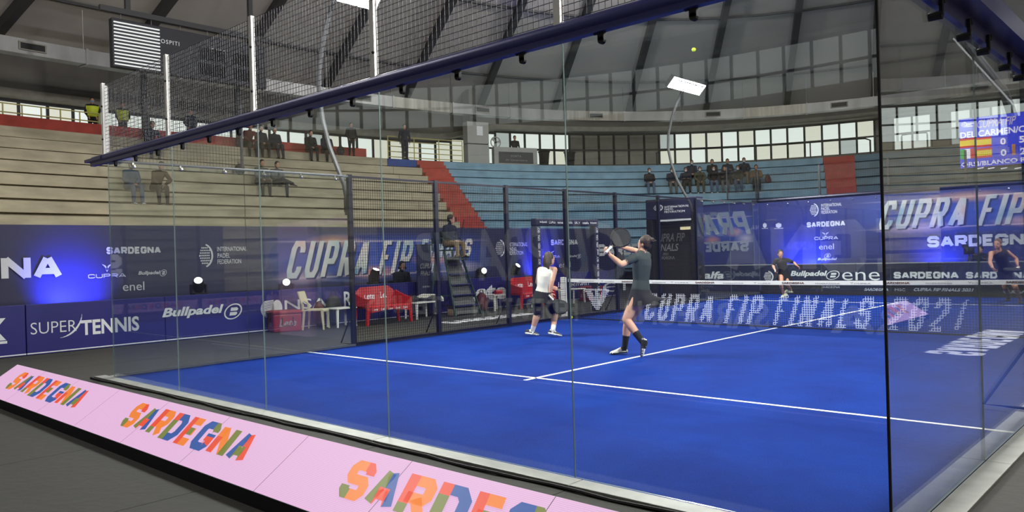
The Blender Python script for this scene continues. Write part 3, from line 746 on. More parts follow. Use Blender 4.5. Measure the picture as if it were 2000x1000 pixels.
def splash_mat(name, fr, spans, c0=(44, 44, 74), c1=(54, 56, 98)):
    """printed event graphic: navy sheet with blue clouds, and pale streaks with orange sparks inside the given u/v spans"""
    m = bpy.data.materials.new(name); m.use_nodes = True; nt = m.node_tree; N = nt.nodes.new; K = nt.links.new; b = nt.nodes['Principled BSDF']; b.inputs['Roughness'].default_value = .55
    tc = N('ShaderNodeTexCoord'); sp = N('ShaderNodeSeparateXYZ'); K(tc.outputs['Object'], sp.inputs[0])
    U = sp.outputs['Y' if abs(fr.u.y) > .5 else 'X']; Z = sp.outputs['Z']
    def mth(op, a, c=None, cl=False):
        n = N('ShaderNodeMath'); n.operation = op; n.use_clamp = cl
        for i, x in enumerate((a, c)):
            if x is None: continue
            if isinstance(x, (int, float)): n.inputs[i].default_value = x
            else: K(x, n.inputs[i])
        return n.outputs[0]
    def mix(f, a, c):
        n = N('ShaderNodeMix'); n.data_type = 'RGBA'; K(f, n.inputs[0])
        for i, x in ((6, a), (7, c)):
            if isinstance(x, tuple): n.inputs[i].default_value = x
            else: K(x, n.inputs[i])
        return n.outputs[2]
    ns = N('ShaderNodeTexNoise'); ns.inputs['Scale'].default_value = .8; ns.inputs['Detail'].default_value = 5
    mp = N('ShaderNodeMapping'); mp.inputs['Scale'].default_value = (.35, .35, 2.2); K(tc.outputs['Object'], mp.inputs[0]); K(mp.outputs[0], ns.inputs['Vector'])
    col = mix(ns.outputs['Fac'], L3(c0), L3(c1))
    for (u0, u1, v0, v1) in spans:
        cu, cv, ru, rv = (u0+u1)/2, (v0+v1)/2, (u1-u0)/2, (v1-v0)/2
        du = mth('DIVIDE', mth('ABSOLUTE', mth('SUBTRACT', U, cu)), ru*1.12); dv = mth('DIVIDE', mth('ABSOLUTE', mth('SUBTRACT', Z, cv)), rv*1.5)
        f = mth('MULTIPLY', mth('SUBTRACT', 1.0, mth('POWER', du, 4.0), True), mth('SUBTRACT', 1.0, mth('POWER', dv, 2.0), True), True)
        fn = mth('MULTIPLY', f, mth('ADD', mth('MULTIPLY', ns.outputs['Fac'], .9), .45), True)
        col = mix(fn, col, L3((58, 90, 190)))
        for (k, vv, cc) in ((.25, v1-.02, (250, 190, 130)), (.42, v0+.08, (252, 170, 110)), (.72, cv-.1, (250, 180, 130)), (.12, v0+.02, (220, 190, 200)), (.88, v0+.12, (210, 200, 220))):
            a = mth('DIVIDE', mth('ABSOLUTE', mth('SUBTRACT', U, u0+(u1-u0)*k)), (u1-u0)*.13); c = mth('DIVIDE', mth('ABSOLUTE', mth('SUBTRACT', Z, vv)), (v1-v0)*.22)
            g = mth('SUBTRACT', 1.0, mth('SQRT', mth('ADD', mth('POWER', a, 2.0), mth('POWER', c, 2.0))), True)
            col = mix(mth('MULTIPLY', g, .75), col, L3(cc))
        for vv in (v0, v1-.02):        # thin pale streaks
            c = mth('DIVIDE', mth('ABSOLUTE', mth('SUBTRACT', Z, vv)), .035); g = mth('MULTIPLY', mth('SUBTRACT', 1.0, c, True), mth('SUBTRACT', 1.0, mth('POWER', du, 2.0), True))
            col = mix(mth('MULTIPLY', g, .7), col, L3((235, 215, 225)))
    K(col, b.inputs['Base Color']); return m
def silver_mat():
    m = mat('print_silver', (214, 222, 226), .5); nt = m.node_tree; N = nt.nodes.new; b = nt.nodes['Principled BSDF']
    tc = N('ShaderNodeTexCoord'); n = N('ShaderNodeTexNoise'); n.inputs['Scale'].default_value = 1.4; n.inputs['Detail'].default_value = 2
    r = N('ShaderNodeValToRGB'); e = r.color_ramp.elements; e[0].position = .3; e[0].color = L3((150, 190, 214)); e[1].position = .62; e[1].color = L3((232, 226, 222))
    x = e.new(.45); x.color = L3((206, 216, 214)); x = e.new(.75); x.color = L3((236, 196, 178))
    nt.links.new(tc.outputs['Object'], n.inputs['Vector']); nt.links.new(n.outputs['Fac'], r.inputs[0]); nt.links.new(r.outputs[0], b.inputs['Base Color']); return m
M_silver = silver_mat(); M_sh = mat('print_shadow', (40, 52, 104), .6)
def big_title(fr, s, box, par, m=None, off=.2, shear=.3):
    d = (box[1]-box[0])*.008
    block(fr, s, (box[0]+d, box[1]+d, box[2]-d*1.2, box[3]-d*1.2), M_sh, par, th=off+.02, gap=.1, h=.004, shear=shear, name='letter_shadow')
    return block(fr, s, box, m or M_silver, par, th=off, gap=.12, h=.008, shear=shear)

# ---- long banner on the left
LB = Frame((-7, 0, 0), (0, 1, 0), (0, 0, 1)); FB = Frame((0, 23, 0), (1, 0, 0), (0, 0, 1))
t_l = LB.box((556, 543), (812, 534), 74); t_l2 = LB.box((818, 506), (925, 501), 38)
t_f = FB.box((1714, 449), (2014, 436), 55)
lb = thing('event_banner', 'long navy event banner left of the court with a huge silver title', 'banner', (-7, 8, 0))
M_spL = splash_mat('event_print_left', LB, [(t_l[0]-.3, t_l2[1]+.4, t_l[2], t_l[3])])
sheet = MB(); n = 60
sheet.loft([[V((-7-.012*(1+sin(k*.9)), -5.2+27.7*k/n, z)) for z in (.55, 1.0, 2.43)] + [V((-7.05, -5.2+27.7*k/n, z)) for z in (2.43, .55)] for k in range(n+1)])
sheet.build('banner_sheet', M_spL, lb)
for k in range(12): MB().bar((-7.09, -5.1+k*2.4, -.02), (-7.09, -5.1+k*2.4, 2.42), .05).build('stand_post', M_black, lb)
MB().box(-7.06, -5.2, -.02, -7.055, 22.5, .6).build('skirt', M_blk, lb)
u10 = LB.uv(10, 545)[0]; u121 = LB.uv(121, 545)[0]; bx = LB.box((10, 548), (121, 543), 47)
block(LB, 'SARDEGNA', (u121-(u121-u10)*4.15, u121, bx[2], bx[3]), M_pw, lb, th=.27, gap=.09, h=.03)
sponsor_cluster(LB, lb, ((208, 497), (314, 494), 14), ((172, 544), (246, 541), 8), ((199, 532), (219, 531), 16), ((270, 540), (313, 536), 9), ((312, 540), (326, 539), 13), ((240, 569), (282, 566), 17), M_pw)
federation(LB, ((389, 524), (418, 522), 48), (((424, 492), (482, 489), 9), ((425, 504), (449, 503), 9), ((425, 516), (471, 514), 9)), M_pw, lb)
big_title(LB, 'CUPRA FIP', t_l, lb); big_title(LB, 'FINALS', t_l2, lb); write(LB, '2021', LB.box((812, 532), (848, 530), 18), M_silver, lb, h=.008, shear=.3, offset=.02)
federation(LB, ((968, 503), (988, 502), 36), (((993, 482), (1030, 481), 8), ((993, 490), (1010, 490), 7), ((993, 498), (1022, 497), 7)), M_pw, lb)
sponsor_cluster(LB, lb, ((1076, 479), (1128, 478), 11), ((1060, 505), (1094, 503), 5), ((1070, 498), (1083, 498), 8), ((1105, 504), (1127, 502), 5), ((1126, 505), (1135, 505), 9), ((1092, 523), (1114, 522), 11), M_pw)
block(LB, 'SARDEGNA', LB.box((1166, 499), (1292, 497), 23), M_pw, lb, th=.27, gap=.09, h=.03)

# ---- sheet hung beside the far banner: its lettering runs reversed
rv = thing('event_banner', 'navy event banner beyond the far left corner showing reversed lettering', 'banner', (-3.2, 23.12, 0))
MB().box(-4.6, 23.12, .3, -1.68, 23.15, 3.22).build('banner_sheet', splash_mat('event_print_back', FB, [(-4.6, -1.6, 1.75, 2.7)], (40, 46, 98), (50, 58, 124)), rv)
for x in (-4.5, -1.95): MB().bar((x, 23.2, -.05), (x, 23.2, 3.2), .05).build('stand_post', M_black, rv)
RV = Frame((0, 23.12, 0), (-1, 0, 0), (0, 0, 1)); M_rev = mat('print_reversed', (150, 160, 176), .6)
block(RV, 'PRA FIP', (1.74, RV.uv(1290, 466)[0], RV.uv(1470, 458)[1], RV.uv(1470, 411)[1]), M_rev, rv, th=.2, gap=.12, shear=.3, h=-.02)
block(RV, 'SARDEGNA', (RV.uv(1463, 491)[0], RV.uv(1325, 496)[0], RV.uv(1440, 491)[1], RV.uv(1440, 470)[1]), M_rev, rv, th=.27, gap=.09, h=-.02)
# ---- low boards on the left, one by one
BD = Frame((-4.4, 0, 0), (0, 1, 0), (0, 0, 1)); ys = [-6, -3, 0.15, 2.6, 5.2, 7.9, 10.6, 13.2, 15.8, 18.2]
labs = ['low blue board at the left edge with a cut-off white letter', 'low blue board standing left of the tennis channel board', 'low blue board with a thin and bold tennis channel lettering', 'low blue board with slanted racket brand lettering and round emblem', 'low blue board with a striped circle emblem behind the cooler box', 'low blue board behind the red bench nearest the camera', 'low blue board with large white rounded letters behind the umpire chair', 'low blue board behind the second red bench', 'low blue board with thin white round letters behind the net post', 'low blue board at the far corner with slanted sports shop lettering']
boards = []
for k in range(9):
    y0, y1 = ys[k], ys[k+1]; r = thing('advertising_board', labs[k], 'board', (-4.4, (y0+y1)/2, -.02), 'low boards along the left side'); boards.append(r)
    MB().bevbox(-4.46, y0+.006, -.02, -4.4, y1-.006, .88, .008).build('panel', M_bd, r)
    MB().box(-4.405, y0+.006, .0, -4.396, y1-.006, .02).build('bottom_edge', M_pw, r)
    for y in (y0+.4, y1-.4): MB().bar((-4.46, y, .5), (-4.85, y, -.01), .03).build('rear_strut', M_black, r)
b2 = boards[1]; write(BD, 'K', BD.box((-26, 668), (12, 664), 44), M_pw, b2, offset=.04, shear=.1); MB().box(-4.4, BD.uv(-20, 670)[0], BD.uv(0, 672)[1], -4.394, BD.uv(14, 670)[0], BD.uv(0, 667)[1]).build('underline', M_pw, b2)
write(BD, 'SUPER', BD.box((60, 654), (150, 646), 23), M_pw, boards[2], offset=-.008); write(BD, 'TENNIS', BD.box((158, 656), (272, 645), 30), M_pw, boards[2], offset=.028)
u0, v0 = BD.uv(118, 660); u1, v1 = BD.uv(160, 614)
arc = [((u0+(u1-u0)*sin(a)), v0+(v1-v0)*(1-cos(a))) for a in [pi/2*k/10 for k in range(11)]]
q = MB()
for k in range(10):
    w = .022*sin(pi*(k+.5)/10)+.003
    q.add([BD.at(arc[k][0], arc[k][1], .005), BD.at(arc[k+1][0], arc[k+1][1], .005), BD.at(arc[k+1][0]-w, arc[k+1][1]+w, .005), BD.at(arc[k][0]-w, arc[k][1]+w, .005)], [(0, 1, 2, 3)])
q.build('swoosh', M_pw, boards[2])
write(BD, 'Bullpadel', BD.box((317, 628), (437, 613), 23), M_pw, boards[3], shear=.25, offset=.035); shape(BD, BULL(), BD.box((437, 625), (474, 622), 31), M_pw, boards[3])
cb4 = BD.box((509, 621), (551, 617), 33); st = []
for k in range(13):
    y = k/13; w = sqrt(max(0, .25-(y+.03-.5)**2)); st.append([(.32-min(w*.62, .32), y), (.62, y+.12*.3), (.62, y+.045+.036), (.32-min(w*.62, .32), y+.045)])
shape(BD, st+[ellipse(.78, .5, .24, .5)], cb4, M_pw, boards[4]); write(BD, 'NSA', BD.box((556, 606), (640, 600), 20), M_pw, boards[4], offset=.005)
write(BD, 'R7', BD.box((672, 600), (700, 597), 30), M_pw, boards[4], offset=.02)
write(BD, 'Lete', BD.box((906, 590), (990, 583), 34), M_pw, boards[6], offset=.045)
write(BD, 'Ingreenwin', BD.box((1090, 564), (1150, 561), 14), M_pw, boards[7], shear=.1, offset=.0)
write(BD, 'enel', BD.box((1178, 570), (1292, 562), 28), M_pw, boards[8], offset=-.01)

# ---- end banner, boards and low strip behind the far glass
fbn = thing('event_banner', 'tall navy event banner behind the far glass with silver title', 'banner', (5, 23, 0))
sheet = MB(); n = 40
sheet.loft([[V((-1.6+17*k/n, 23+.012*(1+sin(k*.8)), z)) for z in (.3, 3.24)] + [V((-1.6+17*k/n, 23.05, z)) for z in (3.24, .3)] for k in range(n+1)])
sheet.build('banner_sheet', splash_mat('event_print_far', FB, [(t_f[0]-.2, 14, t_f[2], t_f[3])], (34, 42, 104), (46, 60, 140)), fbn)
for k in range(7): MB().bar((-1.5+k*2.8, 23.09, -.05), (-1.5+k*2.8, 23.09, 3.2), .05).build('stand_post', M_black, fbn)
federation(FB, ((1582, 424), (1600, 423), 27), (((1604, 404), (1644, 402), 6), ((1604, 411), (1621, 410), 6), ((1604, 418), (1635, 416), 6)), M_pw, fbn)
sponsor_cluster(FB, fbn, ((1576, 445), (1651, 440), 10), ((1591, 470), (1637, 466), 6), ((1605, 463), (1620, 462), 9), ((1597, 511), (1635, 508), 6), ((1610, 505), (1623, 504), 10), ((1600, 488), (1629, 486), 11), M_pw)
write(FB, 'CON IL PATROCINIO', FB.box((1495, 431), (1517, 430), 2), M_pdim, fbn)
for a, c in ((1488, 1500), (1512, 1530)): shape(FB, [[(.2, .35), (.5, .1), (.8, .35), (.8, .85), (.2, .85)], [(0, .0), (1, .0), (1, .08), (0, .08)], [(.3, .9), (.7, .9), (.6, 1), (.4, 1)]], FB.box((a, 447), (c, 446), 11), M_pw, fbn, name='crest')
big_title(FB, 'CUPRA FIP', t_f, fbn); block(FB, 'SARDEGNA', FB.box((1812, 485), (2034, 476), 22), M_pw, fbn, th=.27, gap=.09, h=.03)
e0 = FB.uv(2030, 430)[0]; big_title(FB, 'FINALS', (e0, e0+3, t_f[2]+.1, t_f[3]-.3), fbn)
F2 = Frame((0, 21.4, 0), (1, 0, 0), (0, 0, 1)); xs = [-4.2, -.75, 2.55, 4.65, 6.4, 8.6, 11]
labs = ['low navy board with slanted sports shop lettering beyond the far corner', 'low navy board at the far end with slanted racket brand lettering', 'low navy board at the far end with round lowercase energy lettering', 'low navy board at the far end with wide island lettering, left one', 'low navy board at the far end with wide island lettering, behind the lunging person', 'low navy board at the right end of the far row']
fbo = []
for k in range(6):
    r = thing('advertising_board', labs[k], 'board', ((xs[k]+xs[k+1])/2, 21.4, -.02), 'low boards behind the far glass'); fbo.append(r)
    MB().bevbox(xs[k]+.006, 21.4, -.02, xs[k+1]-.006, 21.46, .93, .008).build('panel', M_bnd, r)
    MB().box(xs[k]+.006, 21.395, .9, xs[k+1]-.006, 21.4, .93).build('top_edge', M_pdim, r)
write(F2, 'cisalfa', F2.box((1347, 546), (1414, 543), 14), M_pw, fbo[0], shear=.2, offset=.03); shape(F2, ringpolys(.5, .5, .5, .5, .2) + [ellipse(.55, .45, .22, .2)], F2.box((1322, 545), (1342, 544), 11), M_pw, fbo[0])
federation(F2, ((1492, 553), (1512, 552), 24), (((1515, 540), (1540, 539), 5), ((1515, 546), (1530, 545), 5), ((1515, 551), (1536, 551), 5)), M_pw, fbo[1])
write(F2, 'Bullpadel', F2.box((1544, 544), (1616, 540), 13), M_pw, fbo[1], shear=.25, offset=.035); shape(F2, BULL(), F2.box((1613, 547), (1641, 546), 18), M_pw, fbo[1])
write(F2, 'enel', F2.box((1645, 549), (1729, 546), 24), M_pw, fbo[2], offset=-.005)
block(F2, 'SARDEGNA', F2.box((1746, 545), (1873, 543), 13), M_pw, fbo[3], th=.27, gap=.09); block(F2, 'SARDEGNA', F2.box((1887, 545), (2014, 543), 13), M_pw, fbo[4], th=.27, gap=.09)
F3 = Frame((0, 20.36, 0), (1, 0, 0), (0, 0, 1))
ls = thing('led_strip', 'low black display strip along the foot of the far glass', 'display', (5, 20.36, -.02)); MB().bevbox(-.1, 20.36, -.02, 10.1, 20.44, .27, .006).build('cabinet', M_blk, ls)
M_ledw = emat('led_text_white', (225, 232, 245), .75)
write(F3, 'SARDEGNA', F3.box((1688, 569), (1735, 567), 5), M_ledw, ls, shear=.25, offset=.03); write(F3, 'CUPRA FIP FINALS 2021', F3.box((1785, 570), (1902, 568), 6), M_ledw, ls, shear=.3, offset=.03)
write(F3, 'MSC', F3.box((1748, 569), (1768, 568), 5), M_ledw, ls); write(F3, 'CUPRA', F3.box((1960, 573), (2005, 572), 5), M_ledw, ls, offset=.02); write(F3, 'SARDEGNA', F3.box((1606, 563), (1640, 562), 4), M_ledw, ls, shear=.25)

# ---- net tape print
NTF = Frame((0, 9.985, 0), (1, 0, 0), (0, 0, 1)); M_ink = mat('print_ink', (70, 70, 76), .7); M_inkc = [mat('ink_brown', (96, 56, 44), .7), mat('ink_red', (150, 60, 50), .7)]
for a, c, s, m in ((1131, 1160, 'FEDERAZIONE', 0), (1182, 1200, 'CUPRA', 0), (1214, 1236, 'SARDEGNA', 1), (1274, 1300, 'FEDERAZIONE', 0), (1318, 1345, 'CUPRA', 0), (1358, 1396, 'SARDEGNA', 1), (1412, 1452, 'FEDERAZIONE', 0), (1480, 1505, 'CUPRA', 0), (1527, 1571, 'SARDEGNA', 1), (1592, 1640, 'FEDERAZIONE', 0), (1668, 1701, 'CUPRA', 0), (1728, 1777, 'SARDEGNA', 1), (1808, 1860, 'FEDERAZIONE', 0), (1898, 1940, 'CUPRA', 0), (1965, 2020, 'SARDEGNA', 1)):
    z0 = ntop(NTF.uv((a+c)/2, 549)[0])-.058
    write(NTF, s, (NTF.uv(a, 549)[0], NTF.uv(c, 549)[0], z0, z0+(.036 if m else .02)), M_inkc[0] if m else M_ink, nt_, offset=.03 if m else 0)
    if s == 'CUPRA': u = NTF.uv(a-8, 549)[0]; shape(NTF, CUP, (u, u+.06, z0-.005, z0+.035), M_ink, nt_)

# ---- tilted LED screen in the foreground
LU = V((0, .41, .27)); LE = Frame((.33, -1.65, .08), (1, 0, 0), LU); LW = LU.length
def led_mat():
    m = bpy.data.materials.new('led_pink'); m.use_nodes = True; nt = m.node_tree; N = nt.nodes.new; K = nt.links.new; b = nt.nodes['Principled BSDF']
    b.inputs['Base Color'].default_value = (.03, .03, .03, 1); b.inputs['Roughness'].default_value = .5
    tc = N('ShaderNodeTexCoord'); w = N('ShaderNodeTexWave'); w.inputs['Scale'].default_value = 38; w.inputs['Distortion'].default_value = .6; w.bands_direction = 'X'
    w2 = N('ShaderNodeTexWave'); w2.inputs['Scale'].default_value = 34; w2.inputs['Distortion'].default_value = 0; w2.bands_direction = 'Y'
    K(tc.outputs['Object'], w.inputs['Vector']); K(tc.outputs['Object'], w2.inputs['Vector'])
    mu = N('ShaderNodeMath'); mu.operation = 'MULTIPLY'; K(w.outputs['Fac'], mu.inputs[0]); K(w2.outputs['Fac'], mu.inputs[1])
    r = N('ShaderNodeValToRGB'); e = r.color_ramp.elements; e[0].color = L3((222, 168, 216)); e[1].color = L3((244, 214, 232)); K(mu.outputs[0], r.inputs[0])
    K(r.outputs[0], b.inputs['Emission Color']); b.inputs['Emission Strength'].default_value = .95; return m
M_ledp = led_mat()
LEDC = {'o': emat('led_orange', (240, 128, 38), .95), 'r': emat('led_red', (232, 74, 44), .95), 'g': emat('led_green', (116, 126, 48), .95), 'b': emat('led_blue', (28, 82, 160), .95)}
def led_word(fr, box, par):
    """the word set in letters of several colours, each letter cut into coloured pieces"""
    u0, u1, v0, v1 = box; wsh = LSH*(v1-v0); wts = [1, 1.05, 1.05, 1.1, .92, 1.1, 1.12, 1.05]; tot = sum(wts)+.1*7; u = u0; sc = (u1-u0)/tot
    def colour(ch, i, x, y):
        if ch == 'S': return 'r' if (y > .66 and x > .6) else 'g' if (y < .34 and x < .4) else 'o'
        if ch == 'A' and i == 1: return 'r' if (.3 < x < .68 and y < .5) else ('g' if x+.0 < .5 else 'b')
        if ch == 'A': return 'g' if (.3 < x < .68 and y < .5) else ('b' if x < .5 else 'r')
        if ch == 'R': return ('g' if y < .3 else 'r') if x < .34 else 'o'
        if ch == 'D': return ('r' if y > .72 else 'g') if x < .34 else 'b'
        if ch == 'E': return 'r' if x < .34 else ('g' if .35 < y < .65 and x < .7 else 'o')
        if ch == 'G': return 'r' if (x > .5 and .25 < y < .52) else 'g' if (x > .6 and y > .6) else 'b'
        return 'r' if (x < .3 and y < .6) else 'g' if x > .68 else 'o'
    for i, ch in enumerate('SARDEGNA'):
        bm = bmesh.new()
        for q4 in glyph_polys(ch, .95, 1.25, .32):
            try: bm.faces.new([bm.verts.new((p.x/.95, p.y/1.25, 0)) for p in q4])
            except ValueError: pass
        for c in (.3, .34, .4, .5, .6, .68):
            bmesh.ops.bisect_plane(bm, geom=bm.verts[:]+bm.edges[:]+bm.faces[:], plane_co=(c, 0, 0), plane_no=(1, 0, 0))
        for c in (.3, .34, .5, .6, .66, .72):
            bmesh.ops.bisect_plane(bm, geom=bm.verts[:]+bm.edges[:]+bm.faces[:], plane_co=(0, c, 0), plane_no=(0, 1, 0))
        w = wts[i]*sc; q = MB(); keys = 'orgb'
        for f in bm.faces:
            c = f.calc_center_median(); q.cur = keys.index(colour(ch, i, c.x, c.y))
            q.add([fr.at(u+v.co.x*w+wsh*v.co.y, v0+v.co.y*(v1-v0), .004) for v in f.verts], [tuple(range(len(f.verts)))])
        bm.free(); q.build('led_letter', [LEDC[k] for k in keys], par); u += w+.1*sc
def led_board(fr, length, name, lab, words):
    r = thing(name, lab, 'display', fr.at(length/2, 0, 0)); n = int(length/1.0)
    for k in range(n):
        c = MB(); a0, a1 = length*k/n, length*(k+1)/n; g = .002
        c.add([fr.at(a0+g, 0, 0), fr.at(a1-g, 0, 0), fr.at(a1-g, LW, 0), fr.at(a0+g, LW, 0)], [(0, 1, 2, 3)]); c.build('led_panel', M_ledp, r)
    bk = MB(); prof = [(0, 0, -.004), (0, LW, -.004), (0, LW, -.05)]
    for a in (0,):
        p0 = [fr.at(0, 0, -.004), fr.at(0, LW, -.004), fr.at(0, LW, -.06), fr.at(0, 0, -.06)]; p1 = [p+fr.u*length for p in p0]; bk.loft([p0, p1])
    bk.build('cabinet', M_blk, r)
    bs = MB(); f0 = fr.at(0, -.005, .0); f1 = fr.at(0, LW*.8, -.06)
    p0 = [V((f0.x, f0.y, f0.z)), V((f1.x, f1.y, f1.z)), V((f1.x, f1.y, -.02)), V((f0.x, f0.y, -.02))]; bs.loft([p0, [p+fr.u*length for p in p0]]); bs.build('base', M_blk, r)
    for bx in words: led_word(fr, bx, r)
    return r
_a, _b, _c = LE.uv(231, 831), LE.uv(469, 907), LE.uv(514, 849)
wv = ((_a[1]+_b[1])/2, _c[1]); LSH = (_c[0]-_b[0])/(wv[1]-wv[0])
def lbx(a, c):
    return LE.uv(*a)[0], LE.uv(*c)[0]
w1 = lbx((7, 759), (140, 802)); w2 = lbx((231, 831), (469, 907)); wl = w2[1]-w2[0]; w3 = LE.uv(655, 967)[0]; pitch = w3-w2[0]
led_board(LE, 9.6, 'led_screen', 'long tilted pink LED screen in the foreground with multicoloured lettering', [(w1[0], w1[1], *wv), (w2[0], w2[1], *wv), (w3, w3+wl, *wv), (w3+pitch, w3+pitch+wl, *wv)])
RS = Frame((13.2, 13, .08), (0, -1, 0), (.41, 0, .27))
led_board(RS, 12, 'led_screen', 'long tilted pink LED screen on the right side, seen mirrored in the glass', [(.8+2.6*k, 2.6+2.6*k, *wv) for k in range(4)])

# ---- white words laid on the floor at both sides of the net
FL = Frame((0, 0, -.018), (0, 1, 0), (-1, 0, 0))
for (y0, y1, x0, x1, lab) in ((8.0, 11.0, -2.35, -1.75, 'white floor lettering on the dark mat left of the court'), (7.7, 11.3, 11.2, 11.9, 'white floor lettering on the mat right of the court')):
    f = Frame((0, 0, -.019), (0, 1, 0), (-1, 0, 0)); bxx = (y0, y1, -x1, -x0)
    r = thing('floor_lettering', lab, 'lettering', ((x0+x1)/2, (y0+y1)/2, -.02)); block(f, 'SARDEGNA', bxx, M_pw, r, th=.25, gap=.1, h=.003)

# ---- hanging LED scoreboard at the far end
SB = Frame((0, 26, 0), (1, 0, 0), (0, 0, 1)); x0 = SB.uv(1874, 280)[0]; x1 = x0+4.6; z0 = SB.uv(1876, 330)[1]; z1 = SB.uv(1874, 233)[1]; S_w = x1-x0; S_h = z1-z0
sb = thing('led_scoreboard', 'bright blue LED scoreboard hanging at the far end with flags and score', 'scoreboard', (x0+S_w/2, 26, z0))
MB().box(x0, 26, z0, x1, 26.18, z1).build('cabinet', M_blk, sb)
M_sbb = emat('score_blue', (36, 54, 226), 1.5)
q = MB(); q.add([SB.at(x0+.01, z0+.01, .004), SB.at(x1-.01, z0+.01, .004), SB.at(x1-.01, z1-.01, .004), SB.at(x0+.01, z1-.01, .004)], [(0, 1, 2, 3)]); q.build('screen', M_sbb, sb)
ew = emat('score_white', (245, 240, 255), 1.6); er = emat('score_red', (225, 24, 30), 1.3); ey = emat('score_yellow', (250, 220, 20), 1.3); eg = emat('score_green', (30, 190, 60), 1.2); eo = emat('score_orange', (240, 160, 60), .95); ep = emat('score_pale', (240, 215, 225), 1.05)
def sbx(a, c, T): return SB.box(a, c, T)
write(SB, 'CUPRA FIP', sbx((1909, 250), (1985, 243), 16), ep, sb, h=.01, shear=.3, offset=.01)
shape(SB, FED, sbx((1877, 250), (1889, 249), 12), ew, sb, h=.01, name='federation_emblem'); shape(SB, [[(0, .7), (1, .7), (1, .9), (0, .9)], [(0, .35), (.6, .35), (.6, .55), (0, .55)], [(0, 0), (.8, 0), (.8, .2), (0, .2)]], sbx((1887, 248), (1904, 247), 8), ew, sb, h=.01, name='caption_lines')
write(SB, 'DEL CARMEN/CASTELLANO', (SB.uv(1876, 270)[0], SB.uv(1876, 270)[0]+3.35, SB.uv(1876, 271)[1], SB.uv(1876, 259)[1]), ew, sb, h=.01, offset=.02)
write(SB, 'ORSI/BLANCO ROJO', (SB.uv(1878, 329)[0], SB.uv(1878, 329)[0]+2.35, SB.uv(1878, 329)[1], SB.uv(1878, 318)[1]), ew, sb, h=.01, offset=.02)
def flag(a, c, T, cols, horiz):
    u0, u1, v0, v1 = sbx(a, c, T); s = 0
    for w, m in cols:
        if horiz: shape(SB, [[(0, s), (1, s), (1, s+w), (0, s+w)]], (u0, u1, v0, v1), m, sb, h=.01, name='flag_band')
        else: shape(SB, [[(s, 0), (s+w, 0), (s+w, 1), (s, 1)]], (u0, u1, v0, v1), m, sb, h=.01, name='flag_band')
        s += w
SP = [(.22, er), (.56, ey), (.22, er)]
flag((1875, 290), (1906, 288), 19, SP, True); flag((1907, 288), (1937, 286), 19, SP, True)
flag((1876, 311), (1906, 309), 19, [(.33, eg), (.33, ew), (.34, er)], False); flag((1907, 309), (1938, 307), 19, SP, True)
write(SB, '0', sbx((1954, 283), (1965, 282), 13), ew, sb, h=.01, offset=.03); write(SB, '0', sbx((1955, 305), (1966, 304), 13), ew, sb, h=.01, offset=.03)
write(SB, '5', sbx((1991, 279), (2002, 278), 13), ew, sb, h=.01, offset=.03); write(SB, '2', sbx((1993, 302), (2004, 301), 13), ew, sb, h=.01, offset=.03)
shape(SB, [[(0, 0), (1, 0), (1, 1), (0, 1)]], sbx((1977, 303), (1984, 302), 21), eo, sb, h=.01, name='serve_mark')
for a in (1909, 1930, 1955, 1982): shape(SB, [[(0, 0), (1, .3), (1, .8), (0, .5)]], sbx((a, 331), (a+13, 329), 4), ew, sb, h=.01, name='caption_lines')
MB().tube([hit(1993, 219, 1, 26.1), hit(1880, 95, 1, 26.1), hit(1862, 75, 1, 26.1)], .03, 6).build('hanger', M_pw, sb); MB().tube([(x1-.6, 26.1, z1), (x1-.6, 26.1, 12.2)], .03, 6).build('hanger', M_pw, sb)

# ---- old score panel hanging at the upper left
OS = Frame((-13, 0, 0), (0, 1, 0), (0, 0, 1)); y0, y1, z0, z1 = 4.97, 10.0, 7.46, 8.92
op = thing('score_panel', 'dark hanging score panel with white glowing slats at the upper left', 'scoreboard', (-13, 7.5, z0))
M_pan = mat('panel_dark', (44, 46, 54), .6); MB().bevbox(-13.25, y0, z0, -13, y1, z1, .02).build('body', M_pan, op)
M_slat = emat('slat_white', (240, 242, 240), .95)
ya = OS.uv(222, 60)[0]; yb = OS.uv(311, 60)[0]
for k in range(13): z = z0+.07+k*.104; MB().box(-13, ya, z, -12.965, yb, z+.034).build('glowing_slat', M_slat, op)
write(OS, 'OSPITI', OS.box((314, 85), (350, 89), 8), M_pw, op, h=.01, offset=.01, space=1.2); write(OS, 'CASA', OS.box((411, 102), (441, 105), 7), M_pw, op, h=.01, offset=.01, space=1.3)
dg_ = MB()
for r_ in range(2):
    for c_ in range(2):
        yy = 7.6+c_*1.2; zz = 7.62+r_*.5
        dg_.box(-13, yy, zz, -12.99, yy+.9, zz+.38)
dg_.build('digit_window', M_blk, op)
MB().bar((-13.1, y0-.3, z1+.25), (-13.1, y1+.2, z1+.25), .16).build('support_beam', M_rib, op)
for k in range(6): MB().tube([(-13.1, y0+.3+k*.9, z1), (-13.1, y0+.3+k*.9, z1+.2)], .012, 5).build('hook', M_rail, op)
for y in (y0+.5, y1-.5): MB().bar((-13.1, y, z1+.3), (-13.1, y, 12.6), .14).build('hanger', M_rib, op)

